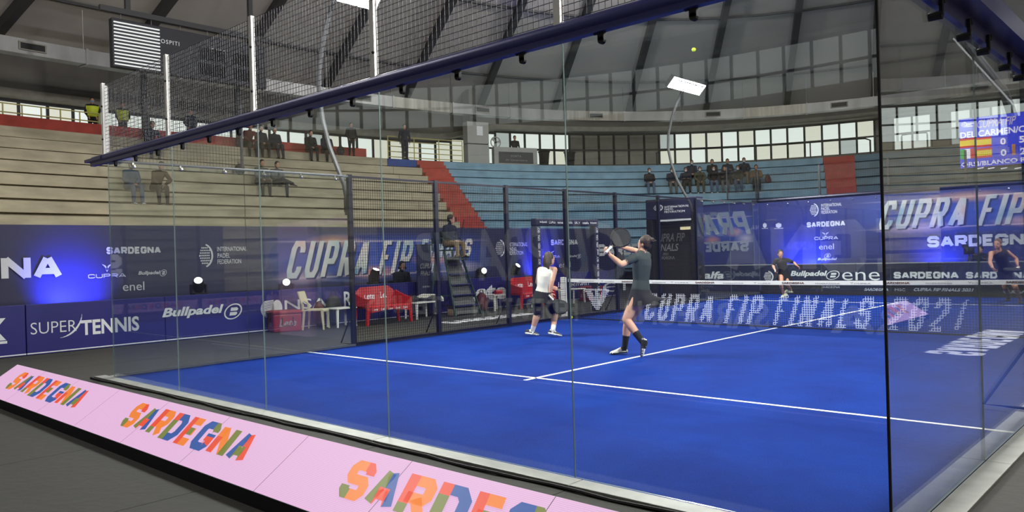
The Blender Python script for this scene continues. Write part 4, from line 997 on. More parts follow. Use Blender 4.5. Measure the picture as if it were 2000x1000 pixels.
# ---- dark entrance gate, logo arch, roll-up
GT = Frame((0, 17.5, 0), (1, 0, 0), (0, 0, 1))
gt = thing('entrance_gate', 'dark entrance gate with white federation lettering left of the far corner', 'gate', (-1.75, 17.5, -.02)); gx0, gx1 = -2.68, -.85
MB().bevbox(gx0, 17.5, 2.5, gx1, 17.95, 3.16, .02).build('header', M_bnd, gt)
for x in (gx0, gx1-.22): MB().bevbox(x, 17.5, -.02, x+.22, 17.95, 2.5, .015).build('pillar', M_blk, gt)
MB().box(gx0+.22, 17.86, -.02, gx1-.22, 17.93, 2.5).build('back_panel', mat('gate_dark', (46, 44, 46), .5), gt)
MB().box(gx0+.45, 17.47, 2.43, gx1-.1, 17.5, 2.49).build('light_bar', emat('tube_white', (225, 228, 235), .8), gt)
MB().box(gx0+1.1, 17.76, 2.15, gx0+1.5, 17.855, 2.24).build('ceiling_lamp', emat('tube_warm', (240, 225, 180), 1.2), gt)
federation(GT, ((1276, 414), (1296, 413), 15), (((1298, 406), (1346, 404), 4), ((1298, 411), (1316, 410), 4), ((1298, 416), (1338, 414), 4)), M_pw, gt)
GB = Frame((0, 17.855, 0), (1, 0, 0), (0, 0, 1))
for s, a, c, T in (('CUPRA FIP', (1278, 474), (1338, 470), 16), ('FINALS', (1280, 492), (1326, 489), 14), ('2021', (1294, 499), (1306, 498), 5), ('SARDEGNA', (1286, 507), (1318, 506), 6)): write(GB, s, GB.box(a, c, T), M_pdim, gt, shear=.25 if s != 'SARDEGNA' else 0, offset=.015)
ar = thing('logo_arch', 'navy padded arch frame printed with white logos beside the net post', 'arch', (-1, 11.2, -.02)); ay0, ay1, az = 10.06, 12.4, 2.29
for y in (ay0, ay1): MB().bevbox(-1.09, y-.09, -.02, -.91, y+.09, az-.1, .03).build('leg', M_bnd, ar)
MB().bevbox(-1.09, ay0-.09, az-.1, -.91, ay1+.09, az+.08, .03).build('crossbar', M_bnd, ar)
AF = Frame((-.908, 0, 0), (0, 1, 0), (0, 0, 1))
for k, s in enumerate(('Bullpadel', 'CUPRA', 'enel', 'SARDEGNA', 'SKY', 'cisalfa', 'Bullpadel')): y = ay0+.05+k*.335; write(AF, s, (y, y+.26, az-.04, az+.02), M_pw, ar, offset=.03)
for y in (ay0, ay1):
    for k in range(11):
        s = ('SARDEGNA', 'CUPRA', 'SKY', 'enel')[k % 4]; f = Frame((-.908, y, .12+k*.19), (0, 0, 1), (0, -1, 0)); write(f, s, (0, .14, -.04, .04), M_pw, ar, offset=.03)
RU = Frame((-4.14, -.62, 0), (0, 1, 0), (0, 0, 1))
ru = thing('rollup_banner', 'dark roll-up banner with a dim slanted title behind the umpire chair', 'banner', (-4.16, 9.22, -.02))
MB().box(-4.17, 8.98, .02, -4.14, 9.46, 1.82).build('sheet', M_bnd, ru); MB().bevbox(-4.24, 8.96, -.02, -4.07, 9.48, .06, .01).build('foot', M_black, ru); MB().box(-4.175, 8.97, 1.82, -4.13, 9.47, 1.85).build('top_rail', M_black, ru)
write(RU, 'CUPRA', (9.7, 10.08, 1.22, 1.36), M_pdim, ru, shear=.3, offset=.02); write(RU, 'FINALS', (9.7, 10.05, 1.04, 1.16), M_pdim, ru, shear=.3, offset=.02); block(RU, 'SARDEGNA', (9.76, 10.0, .72, .77), M_pdim, ru, th=.27, gap=.09)

# ---- white partition on the near side of the hall (seen mirrored in the near glass)
_p0 = hit(541, 436, 1, 4.6); _p1 = hit(600, 436, 1, 4.6); _p2 = hit(662, 436, 1, 4.6)      # mirror place; the real one stands at y = -4.6
pt = thing('partition_wall', 'white partition with a grey door behind the camera, mirrored in the near glass', 'partition', (_p1.x, -4.7, -.02))
M_pinklit = mat('white_pink_lit', (244, 206, 244), .6)  # white wall; the pink LED light on it is put into the colour
MB().bevbox(_p0.x, -4.8, -.02, _p1.x, -4.6, _p0.z, .01).build('panel', M_pinklit, pt)
MB().box(_p1.x, -4.8, _p0.z-.12, _p2.x, -4.6, _p0.z).build('lintel', M_pinklit, pt); MB().box(_p1.x+.1, -4.75, -.02, _p2.x-.1, -4.68, _p0.z-.4).build('door_leaf', M_cab0, pt)
# ---- boards on the near side of the hall, behind the camera (they show as reflections)
NB = Frame((20, -7, 0), (-1, 0, 0), (0, 0, 1))
for k, (s, lab) in enumerate((('SKY', 'low blue board behind the camera with three large letters'), ('CUPRA', 'low blue board behind the camera with car brand lettering'), ('SARDEGNA', 'low blue board behind the camera with island lettering'), ('FEDERATION', 'low blue board behind the camera with federation lettering'), ('TENNIS', 'low blue board behind the camera with tennis lettering'))):
    a = 6.2+k*3.6; r = thing('advertising_board', lab, 'board', NB.at(a+2, 0, 0), 'low boards behind the camera'); p = NB.at(a, 0, 0); q = NB.at(a+3.55, 0, 0)
    MB().bevbox(q.x, -7.06, -.02, p.x, -7, .9, .008).build('panel', M_bd, r); write(NB, s, (a+.4, a+3.1, .28, .68), M_pw, r, offset=.03)
nb2 = thing('event_banner', 'navy event banner behind the camera with mirrored title', 'banner', (5, -8, 0)); nb2['label'] = 'navy event banner behind the camera above the low boards'
MB().box(-4.5, -8.05, .6, 14, -8.0, 2.4).build('banner_sheet', M_bn, nb2)
for k in range(5): MB().bar((-4.3+k*4.5, -8.1, -.02), (-4.3+k*4.5, -8.1, 2.4), .06).build('stand_post', M_black, nb2)
NB2 = Frame((20, -8, 0), (-1, 0, 0), (0, 0, 1)); block(NB2, 'SARDEGNA', (9, 15, 1.1, 1.9), M_pw, nb2, th=.27, gap=.09); write(NB2, 'CUPRA FIP', (17, 23, .95, 2.1), M_silver, nb2, shear=.3, offset=.02)
# ================================================================== furniture and gear beside the court
Z0 = -.02
M_redp = mat('red_plastic', (186, 36, 38), .4, var=.05, scale=3); M_redd = mat('red_cooler', (140, 30, 32), .45, var=.08, scale=4); M_cream = mat('cream_plastic', (214, 206, 168), .45)
M_green = mat('green_paint', (38, 66, 58), .5); M_greyw = mat('grey_tread', (96, 98, 96), .7, var=.15, scale=6); M_rung = mat('blue_rung', (34, 38, 92), .5)
M_card = mat('cardboard', (186, 160, 120), .9, var=.08, scale=5); M_towel = mat('towel_cloth', (222, 220, 206), .95, var=.1, scale=12, bump=.5); M_maroon = mat('maroon_nylon', (84, 26, 34), .7, var=.2, scale=9, bump=.3); M_gnyl = mat('black_nylon', (26, 26, 30), .65, var=.2, scale=9, bump=.3)
M_bot = mat('bottle_green', (60, 120, 80), .15); M_lab = mat('bottle_label', (220, 230, 225), .5)

# umpire chair: A-frame ladder chair facing the court
uc = thing('umpire_chair', 'tall green umpire chair with a ladder of blue rungs', 'umpire chair', (-3.8, 9.95, Z0))
yl, yr = 9.5, 10.42; yl2, yr2 = 9.68, 10.24
for a, c in ((yl, yl2), (yr, yr2)):
    MB().bar((-3.30, a, Z0), (-3.86, c, 1.66), .05).build('ladder_stile', M_green, uc)
    MB().bar((-4.30, a, Z0), (-4.16, c, 1.66), .05).build('rear_leg', M_green, uc)
    MB().bar((-3.5, a+(c-a)*.3, .5), (-4.26, a+(c-a)*.3, .5), .03).build('side_brace', M_green, uc)
for k in range(5):
    f = (.22+k*.27)/1.68; x = -3.3-.56*f
    MB().box(x-.05, yl+(yl2-yl)*f, .22+k*.27, x+.05, yr+(yr2-yr)*f, .25+k*.27).build('rung', M_rung, uc)
MB().add([(-3.36, yl+.03, .02), (-3.36, yr-.03, .02), (-3.90, yr2-.02, 1.5), (-3.90, yl2+.02, 1.5), (-3.37, yl+.03, .02), (-3.37, yr-.03, .02), (-3.91, yr2-.02, 1.5), (-3.91, yl2+.02, 1.5)], [(0,1,2,3), (7,6,5,4), (0,4,5,1), (1,5,6,2), (2,6,7,3), (3,7,4,0)]).build('ladder_backing', M_greyw, uc)
MB().bevbox(-3.86, 9.68, 1.42, -3.52, 10.24, 1.45, .008).build('foot_rest', M_greyw, uc)
MB().bevbox(-4.26, 9.66, 1.66, -3.8, 10.26, 1.70, .012).build('seat', M_green, uc)
MB().bevbox(-4.30, 9.66, 1.86, -4.26, 10.26, 2.2, .012).build('backrest', M_green, uc)
for y in (9.64, 10.28): MB().tube([(-4.28, y, 1.68), (-4.28, y, 2.0), (-4.2, y, 2.02), (-3.9, y, 2.0), (-3.82, y, 1.95), (-3.82, y, 1.68)], .018, 8).build('armrest', M_green, uc, smooth=True)
mh = hit(906, 432, 0, -3.75)
MB().tube([(-3.85, 10.28, 1.98), (-3.82, 10.28, 2.2), mh], .008, 6).tube([mh, mh+V((.05, -.05, .03))], .014, 6).build('microphone', M_black, uc)
bxo = thing('cardboard_box', 'small cardboard box under the umpire chair ladder', 'box', (-3.62, 9.85, Z0)); MB().bevbox(-3.78, 9.66, Z0, -3.48, 10.02, .2, .004).build('carton', M_card, bxo)
for y in (9.66, 10.02): 
    s_ = -1 if y < 9.8 else 1
    MB().add([(-3.78, y, .2), (-3.48, y, .2), (-3.48, y+s_*.1, .25), (-3.78, y+s_*.1, .25)], [(0, 1, 2, 3)]).build('flap', M_card, bxo)

def lete(fr, bx, par, m=None): return write(fr, 'Lete', bx, m or M_pw, par, h=.004, shear=.25, offset=.02)
def bench(y0, y1, xf, lab):
    """red plastic bench facing the court (+x)"""
    L = y1-y0; r = thing('plastic_bench', lab, 'bench', (xf-.3, (y0+y1)/2, Z0), 'red benches')
    MB().bevbox(xf-.5, y0+.04, .36, xf, y1-.04, .42, .02).build('seat', M_redp, r)
    bk = MB(); n = 16
    def top(t): return .62+.22*min(1, 5.5*min(t, 1-t))**.7+.02*t
    f0 = []; 
    rings = []
    for k in range(n+1):
        t = k/n; y = y0+L*t; bow = .05*sin(pi*t)
        zt_ = top(t); xb = xf-.5-bow
        rings.append([V((xb, y, .40)), V((xb-.07, y, zt_)), V((xb-.105, y, zt_)), V((xb-.04, y, .38))])
    bk.loft(rings); bk.build('backrest', M_redp, r, smooth=False)
    for y, s_ in ((y0, 1), (y1, -1)):
        a = MB(); a.loft([[V((xf-.55, y, .42)), V((xf-.55, y+.05*s_, .42)), V((xf-.58, y+.05*s_, .74)), V((xf-.58, y, .74))], [V((xf-.2, y, .42)), V((xf-.2, y+.05*s_, .42)), V((xf-.22, y+.05*s_, .62)), V((xf-.22, y, .62))], [V((xf+.0, y, .40)), V((xf+.0, y+.05*s_, .40)), V((xf-.0, y+.05*s_, .58)), V((xf-.0, y, .58))]])
        a.build('armrest', M_redp, r)
        for x in (xf-.04, xf-.52): MB().loft([[V((x-.03, y+.0*s_, .4)), V((x+.03, y+.0*s_, .4)), V((x+.03, y+.09*s_, .4)), V((x-.03, y+.09*s_, .4))], [V((x-.02, y+.0*s_-.03*s_, Z0)), V((x+.025, y-.03*s_, Z0)), V((x+.025, y+.03*s_, Z0)), V((x-.02, y+.03*s_, Z0))]]).build('leg', M_redp, r)
    ap = MB(); n = 12
    ap.loft([[V((xf, y0+.08+(L-.16)*k/n, .41)), V((xf+.02, y0+.08+(L-.16)*k/n, .40)), V((xf+.02, y0+.08+(L-.16)*k/n, .27+.05*sin(pi*k/n))), V((xf, y0+.08+(L-.16)*k/n, .27+.05*sin(pi*k/n)))] for k in range(n+1)]); ap.build('apron', M_redp, r)
    f = Frame((xf+.021, y0, 0), (0, 1, 0), (0, 0, 1))
    for k in range(5): lete(f, (L*(.1+.17*k), L*(.1+.17*k)+.13, .315, .375), r)
    fb = Frame((xf-.545, y0, .48), (0, 1, 0), (-.07, 0, .34)); lete(fb, (L*.24, L*.24+.32, .08, .23), r); lete(fb, (L*.6, L*.6+.32, .09, .24), r)
    return r
bench(6.68, 7.98, -3.2, 'red plastic bench with white script lettering nearest the camera')
bench(12.05, 13.55, -3.3, 'red plastic bench with white script lettering behind the person in white')

def table(x, y, w, l, h, lab):
    r = thing('side_table', lab, 'table', (x, y, Z0), 'white plastic side tables'); MB().bevbox(x-w/2, y-l/2, h-.03, x+w/2, y+l/2, h, .01).build('table_top', M_white, r)
    for sx in (-1, 1):
        for sy in (-1, 1): MB().loft([[V((x+sx*(w/2-.05)+dx, y+sy*(l/2-.05)+dy, h-.03)) for dx, dy in ((-.025, -.025), (.025, -.025), (.025, .025), (-.025, .025))], [V((x+sx*(w/2-.03)+dx*.7, y+sy*(l/2-.03)+dy*.7, Z0)) for dx, dy in ((-.025, -.025), (.025, -.025), (.025, .025), (-.025, .025))]]).build('leg', M_white, r)
    return r
table(-3.75, 6.34, .46, .56, .42, 'white side table between the cream chair and the red bench')
table(-3.75, 8.75, .5, .75, .40, 'white side table with a towel right of the first red bench')
table(-3.85, 11.55, .5, .6, .42, 'white side table beside the maroon backpack')
table(-3.6, 14.75, .5, .6, .42, 'white side table behind the net post')
def pchair(x, y, rz, lab):
    r = thing('plastic_chair', lab, 'chair', (x, y, Z0), 'cream plastic chairs'); R_ = Matrix.Translation((x, y, 0)) @ Matrix.Rotation(rz, 4, 'Z')   # local +x is the front
    q = MB(); q.loft([[R_ @ V((xx, yy, .42+.012*((yy/.22)**2)-(.02 if xx > .2 else 0)-th)) for yy, th in ((-.22, 0), (0, 0), (.22, 0), (.22, .03), (0, .03), (-.22, .03))] for xx in (-.22, -.1, .05, .2, .24)]); q.build('seat', M_cream, r)
    q = MB(); n = 8
    def prof(t):   # bottom opening curved
        yy = -.23+.46*t; bow = -.05*sin(pi*t); zb = .52+.09*sin(pi*t); return [R_ @ V((-.22+bow, yy, zb)), R_ @ V((-.31+bow, yy, .83)), R_ @ V((-.335+bow, yy, .83)), R_ @ V((-.245+bow, yy, zb))]
    q.loft([prof(k/n) for k in range(n+1)])
    for s_ in (-1, 1): q.loft([[R_ @ V((-.2, s_*.23, .40)), R_ @ V((-.24, s_*.23, .40)), R_ @ V((-.24, s_*.19, .40)), R_ @ V((-.2, s_*.19, .40))], [R_ @ V((-.215, s_*.23, .56)), R_ @ V((-.25, s_*.23, .56)), R_ @ V((-.25, s_*.17, .56)), R_ @ V((-.215, s_*.17, .56))]])
    q.build('backrest', M_cream, r)
    for sx in (-1, 1):
        for sy in (-1, 1): MB().loft([[R_ @ V((sx*.2+dx, sy*.19+dy, .41)) for dx, dy in ((-.025, -.025), (.025, -.025), (.025, .025), (-.025, .025))], [R_ @ V((sx*.235+dx*.6, sy*.215+dy*.6, Z0)) for dx, dy in ((-.025, -.025), (.025, -.025), (.025, .025), (-.025, .025))]]).build('leg', M_cream, r)
pchair(-3.78, 5.68, radians(40), 'cream plastic chair beside the red cooler box')
pchair(-3.75, 14.1, radians(10), 'cream plastic chair behind the net post')
def cooler(x, y, rz, lab, w=.5, l=.62, h=.44):
    r = thing('cooler_box', lab, 'cooler', (x, y, Z0), 'red cooler boxes'); R_ = Matrix.Translation((x, y, 0)) @ Matrix.Rotation(rz, 4, 'Z')
    MB().bevbox(-w/2, -l/2, Z0, w/2, l/2, h-.07, .03, R_).build('body', M_redd, r); MB().bevbox(-w/2-.012, -l/2-.012, h-.07, w/2+.012, l/2+.012, h, .02, R_).build('lid', M_redd, r)
    MB().tube([R_ @ V((w/2+.01, -.12, .3)), R_ @ V((w/2+.035, -.12, .12)), R_ @ V((w/2+.035, .12, .12)), R_ @ V((w/2+.01, .12, .3))], .012, 6).build('handle', M_rub, r)
    MB().tube([R_ @ V((-.1, -l/2-.015, h-.04)), R_ @ V((-.1, -l/2-.03, h-.2)), R_ @ V((.1, -l/2-.03, h-.2)), R_ @ V((.1, -l/2-.015, h-.04))], .012, 6).build('strap', M_rub, r)
    f = Frame(R_ @ V((-w/2, -l/2-.001, 0)), R_ @ V((1, 0, 0))-R_ @ V((0, 0, 0)), (0, 0, 1)); lete(f, (.1, .4, .1, .24), r, M_pdim)
    f = Frame(R_ @ V((w/2+.001, -l/2, 0)), R_ @ V((0, 1, 0))-R_ @ V((0, 0, 0)), (0, 0, 1)); lete(f, (.12, .5, .1, .26), r, M_pdim)
cooler(-4.06, 5.06, radians(-15), 'dark red cooler box left of the cream chair'); cooler(-3.7, 15.75, 0, 'dark red cooler box behind the net near the arch')

# towel and bag on the second table, backpack, bottles
tw = MB(); n = 10
tw.loft([[V((-3.95+.42*a/8, 8.98+.34*sin(t)*(1 if t > 0 else 1), .405+.17*cos(t)+.01*sin(a*2.1+t*3))) for a in range(9)] + [V((-3.53-.42*a/8, 8.98+.30*sin(t), .40+.15*cos(t))) for a in range(9)] for t in [-.9+2.6*k/n for k in range(n+1)]])
tag(tw.build('towel', M_towel, smooth=True), 'rumpled white towel hanging over the white table end', 'towel')
def bag(name, c, sx, sy, sz, m, lab, cat):
    r = thing(name, lab, cat, (c[0], c[1], c[2])); q = MB(); q.sphere((c[0], c[1], c[2]+sz/2), .5, 14, sc=(sx, sy, sz)); 
    q.v = [(x, y, max(z, c[2])) for x, y, z in q.v]; q.build('bag_body', m, r, smooth=True)
    q = MB(); q.sphere((c[0]+sx*.42, c[1], c[2]+sz*.32), .3, 10, sc=(sx*.6, sy*1.0, sz*.9)); q.v = [(x, y, max(z, c[2])) for x, y, z in q.v]; q.build('front_pocket', m, r, smooth=True)
    MB().tube([(c[0], c[1]-.07, c[2]+sz*.95), (c[0], c[1]-.05, c[2]+sz*1.12), (c[0], c[1]+.05, c[2]+sz*1.12), (c[0], c[1]+.07, c[2]+sz*.95)], .012, 6).build('handle', M_rub, r); return r
bag('backpack', (-3.95, 11.1, Z0), .3, .38, .52, M_maroon, 'maroon backpack on the floor right of the umpire chair', 'backpack')
bag('sports_bag', (-3.8, 8.52, .40), .26, .28, .18, M_gnyl, 'black bag on the white table right of the first bench', 'bag')
bag('sports_bag', (-4.17, 6.42, Z0), .26, .44, .72, M_gnyl, 'tall black racket bag standing behind the first white table', 'bag')
bag('sports_bag', (-4.17, 6.02, Z0), .26, .28, .6, M_maroon, 'dark red racket bag behind the cream chair', 'bag')
def bottle(p, lab):
    r = thing('water_bottle', lab, 'bottle', p); x, y, z = p
    q = MB(); q.loft([[V((x+rr*cos(2*pi*i/12), y+rr*sin(2*pi*i/12), z+zz)) for i in range(12)] for rr, zz in ((.03, 0), (.034, .02), (.034, .15), (.014, .21), (.014, .24))]); q.build('bottle_body', M_bot, r, smooth=True)
    q = MB(); q.loft([[V((x+.035*cos(2*pi*i/12), y+.035*sin(2*pi*i/12), z+zz)) for i in range(12)] for zz in (.05, .12)]); q.build('bottle_label', M_lab, r)
    MB().tube([(x, y, z+.238), (x, y, z+.26)], .016, 8).build('cap', M_redp, r)
bottle((-3.62, 6.5, .42), 'green water bottle on the white table beside the cream chair')
for k in range(3): bottle((-3.05+.02*k, 12.2+.11*k, Z0), ['left', 'middle', 'right'][k]+' one of three water bottles on the floor before the second bench')
rc = thing('towel_roll', 'rolled red towel on the white table beside the backpack', 'towel', (-3.8, 11.62, .42)); MB().tube([(-3.8, 11.5, .48), (-3.8, 11.74, .48)], .06, 14).build('cloth', M_redp, rc, smooth=True); MB().tube([(-3.8, 11.49, .48), (-3.8, 11.505, .48)], .03, 10).build('roll_core', M_redd, rc)

# stage lamps behind the boards
M_lens = emat('lens_white', (255, 250, 245), 6)
def stage_lamp(x, y, z, az, el, lab, beam=None, power=0, lens=True, size=1.0):
    """moving head: base box, yoke, tilted head with a lens; stands on a low black case"""
    r = thing('stage_lamp', lab, 'stage lamp', (x, y, Z0), 'stage lamps behind the low boards')
    MB().bevbox(x-.2, y-.2, Z0, x+.2, y+.2, z-.16, .01).build('flight_case', M_blk, r)
    MB().bevbox(x-.14, y-.14, z-.16, x+.14, y+.14, z-.05, .015).build('base', M_rub, r)
    yk = MB(); ca, sa = cos(az), sin(az)
    for s_ in (-1, 1): yk.bar((x-sa*.15*s_, y+ca*.15*s_, z-.06), (x-sa*.15*s_, y+ca*.15*s_, z+.14), .04, .06)
    yk.build('yoke', M_rub, r)
    d = V((ca*cos(el), sa*cos(el), sin(el))); c = V((x, y, z+.1)); q = MB(); q.tube([c-d*.15, c-d*.1, c+d*.08, c+d*.2], [.08, .12, .125, .10], 14); hd = q.build('head', M_rub, r, smooth=True)
    MB().tube([c+d*.195, c+d*.206], .085, 14).build('lens', M_lens if lens else M_chrome, hd)
    if beam:
        l = bpy.data.lights.new('stage_beam', 'SPOT'); l.energy = power; l.color = beam; l.spot_size = radians(size); l.spot_blend = .9; l.shadow_soft_size = .06
        lo = bpy.data.objects.new('beam', l); COL.objects.link(lo); lo.parent = r; lo.matrix_parent_inverse = ROOT_INV[r.name]
        lo.matrix_basis = Matrix.Translation(c+d*.24) @ d.to_track_quat('-Z', 'Y').to_matrix().to_4x4()
BLUE = (.03, .04, 1.0)
stage_lamp(-5.5, 3.82, .93, radians(-25), radians(38), 'stage lamp glowing behind the slanted brand board')
stage_lamp(-5.5, 6.0, .83, radians(-30), radians(25), 'bright stage lamp behind the cream chair')
stage_lamp(-5.5, 8.62, .95, radians(10), radians(65), 'tilted stage lamp above the first red bench')
stage_lamp(-5.4, 12.55, .93, radians(-15), radians(8), 'round stage lamp right of the umpire chair')
stage_lamp(-5.4, 14.05, .93, radians(10), radians(45), 'stage lamp left of the logo arch')
stage_lamp(-5.9, 1.75, .55, radians(180), radians(22), 'stage lamp throwing blue light on the banner by the left brand cluster', BLUE, 620, True, 100)
stage_lamp(-5.9, 17.2, .55, radians(180), radians(28), 'stage lamp throwing blue light on the banner behind the arch', BLUE, 800, True, 110)
stage_lamp(.3, 22.1, .45, radians(90), radians(35), 'stage lamp throwing blue light on the left part of the far banner', (.06, .1, 1.0), 420, True, 140)
stage_lamp(4.6, 22.1, .45, radians(90), radians(35), 'stage lamp throwing blue light on the middle of the far banner', (.06, .1, 1.0), 300, True, 140)

# white cabinet, sign and fan on the walkway
def wframe(px, py, off):
    t = ring_t(px, py, off); n = inward(t, off); e = V((-n.y, n.x, 0)); 
    if e.dot(_rt) < 0: e = -e
    return Frame(ring(t, off, 6.206), e, (0, 0, 1))
f = wframe(935, 300, .3); cbn = thing('wall_cabinet', 'tall pale grey cabinet with a paper notice on the walkway', 'cabinet', f.o)
def fbox(fr, a0, a1, b0, b1, h0, h1, bev=.0):
    m = MB(); m.box(a0, b0, h0, a1, b1, h1, fr.M()); return m
s_ = depth(f.o)/FPX; w = 47*s_
M_cab = mat('cabinet_grey', (164, 164, 160), .6, var=.05, scale=2)
fbox(f, -w/2, w/2, 0, 38*s_, -.5, 0).build('lower_door', M_cab, cbn); fbox(f, -w/2, w/2, 40*s_, 82*s_, -.5, 0).build('upper_door', M_cab, cbn); fbox(f, -w/2+.02, w/2-.02, 38*s_, 40*s_, -.5, -.02).build('shelf_gap', M_dark, cbn)
fbox(f, -w*.06, w*.22, 56*s_, 74*s_, 0, .006).build('paper_notice', M_pw, cbn)
f = wframe(1008, 305, .2); sg = thing('shop_sign', 'grey framed sign box with a dark panel on the walkway', 'sign', f.o); s_ = depth(f.o)/FPX; w = 94*s_
fbox(f, -w/2, w/2, 0, 34*s_, -.3, 0).build('sign_frame', M_cab, sg); fbox(f, -w*.40, w*.40, 3*s_, 25*s_, 0, .01).build('sign_panel', mat('sign_dark', (70, 72, 74), .6), sg)
f2 = Frame(f.at(0, 0, .012), f.u, f.v); write(f2, 'PORTA', (-w*.12, w*.12, 15*s_, 19*s_), M_pdim, sg); write(f2, 'Al Quartiere', (-w*.26, w*.26, 7*s_, 11*s_), M_pdim, sg, shear=.2)
f = wframe(968, 275, .6); fn = thing('wall_fan', 'round grey fan beside the pale cabinet', 'fan', f.o); c = f.at(0, 1.2, 0)
q = MB(); q.tube([f.at(.28*cos(2*pi*k/20), 1.2+.28*sin(2*pi*k/20), 0) for k in range(21)], .03, 6, cap=False); q.build('ring_guard', M_cab, fn)
for k in range(3):
    a = 2*pi*k/3+.3; MB().prism([(0, -.03), (.24, -.09), (.26, .06), (0, .03)], f.M(0, 1.2, -.01) @ Matrix.Rotation(a, 4, 'Z'), .01).build('blade', M_cab, fn)
MB().tube([f.at(0, 0, -.05), f.at(0, .92, -.05)], .03, 8).build('stand', M_cab, fn); q = MB(); q.sphere(f.at(0, 1.2, 0), .06, 10); q.build('hub', M_dark, fn)
for px, off in ((1063, 1.2), (1113, 1.2)):
    f = wframe(px, 318, off); r = thing('waste_bin', 'black bin on the walkway, %s one beside the guard rail' % ('left' if px < 1100 else 'right'), 'bin', f.o)
    MB().loft([[f.at(rr*cos(2*pi*i/14), z, rr*sin(2*pi*i/14)) for i in range(14)] for rr, z in ((.22, 0), (.3, .85))]).build('bin_body', M_blk, r); MB().tube([f.at(0, .85, 0), f.at(0, .9, 0)], .34, 14).build('rim', M_blk, r)
# ================================================================== people
def sk(n, c, r=.6): return mat(n, c, r)
SKIN = sk('skin', (206, 158, 132), .55); SKIN2 = sk('skin_tan', (186, 136, 110), .55)
HAIR = mat('hair_brown', (52, 38, 30), .6, var=.35, scale=40, bump=.4); HAIRB = mat('hair_black', (28, 24, 24), .6, var=.3, scale=40, bump=.4); HAIRL = mat('hair_auburn', (86, 62, 44), .6, var=.35, scale=40, bump=.4)
C_BLK = mat('cloth_black', (24, 24, 28), .85, var=.15, scale=14, bump=.3); C_SHIRT = mat('cloth_darkgreen', (44, 54, 56), .8, var=.12, scale=10, bump=.4); C_WHT = mat('cloth_white', (226, 224, 208), .85, var=.06, scale=12, bump=.4)
C_NAVY = mat('cloth_navy', (28, 34, 54), .85, var=.15, scale=9, bump=.3); C_KHA = mat('cloth_khaki', (142, 122, 92), .9, var=.1, scale=9, bump=.3); C_JEAN = mat('cloth_jeans', (76, 92, 120), .9, var=.15, scale=12, bump=.3)
C_GREY = mat('cloth_grey', (86, 88, 90), .9, var=.12, scale=9, bump=.3); C_OLV = mat('cloth_olive', (72, 70, 56), .9, var=.12, scale=9, bump=.3); C_BRN = mat('cloth_brown', (84, 70, 54), .9, var=.15, scale=9, bump=.3); C_TEAL = mat('cloth_bluejacket', (58, 84, 110), .85, var=.15, scale=9, bump=.3)
C_LEG = mat('cloth_plum', (40, 30, 44), .8); C_VEST = mat('hivis', (206, 220, 60), .7, var=.08, scale=8, bump=.3); C_TAN = mat('cloth_tan', (126, 102, 66), .9, var=.12, scale=9, bump=.3); C_MAR = mat('cloth_maroon', (88, 40, 40), .9)
SH_W = mat('shoe_white', (222, 222, 214), .5); SH_B = mat('shoe_black', (26, 26, 28), .5); SH_S = mat('sole_dark', (36, 40, 62), .7); SH_Y = mat('shoe_pale', (206, 216, 170), .5); M_eyew = mat('eye_white', (230, 228, 224), .3); M_iris = mat('iris_dark', (38, 26, 20), .25); M_lip = mat('lip', (160, 92, 84), .5); M_msk = mat('mask_white', (222, 226, 230), .8); M_mskb = mat('mask_blue', (120, 160, 205), .8)

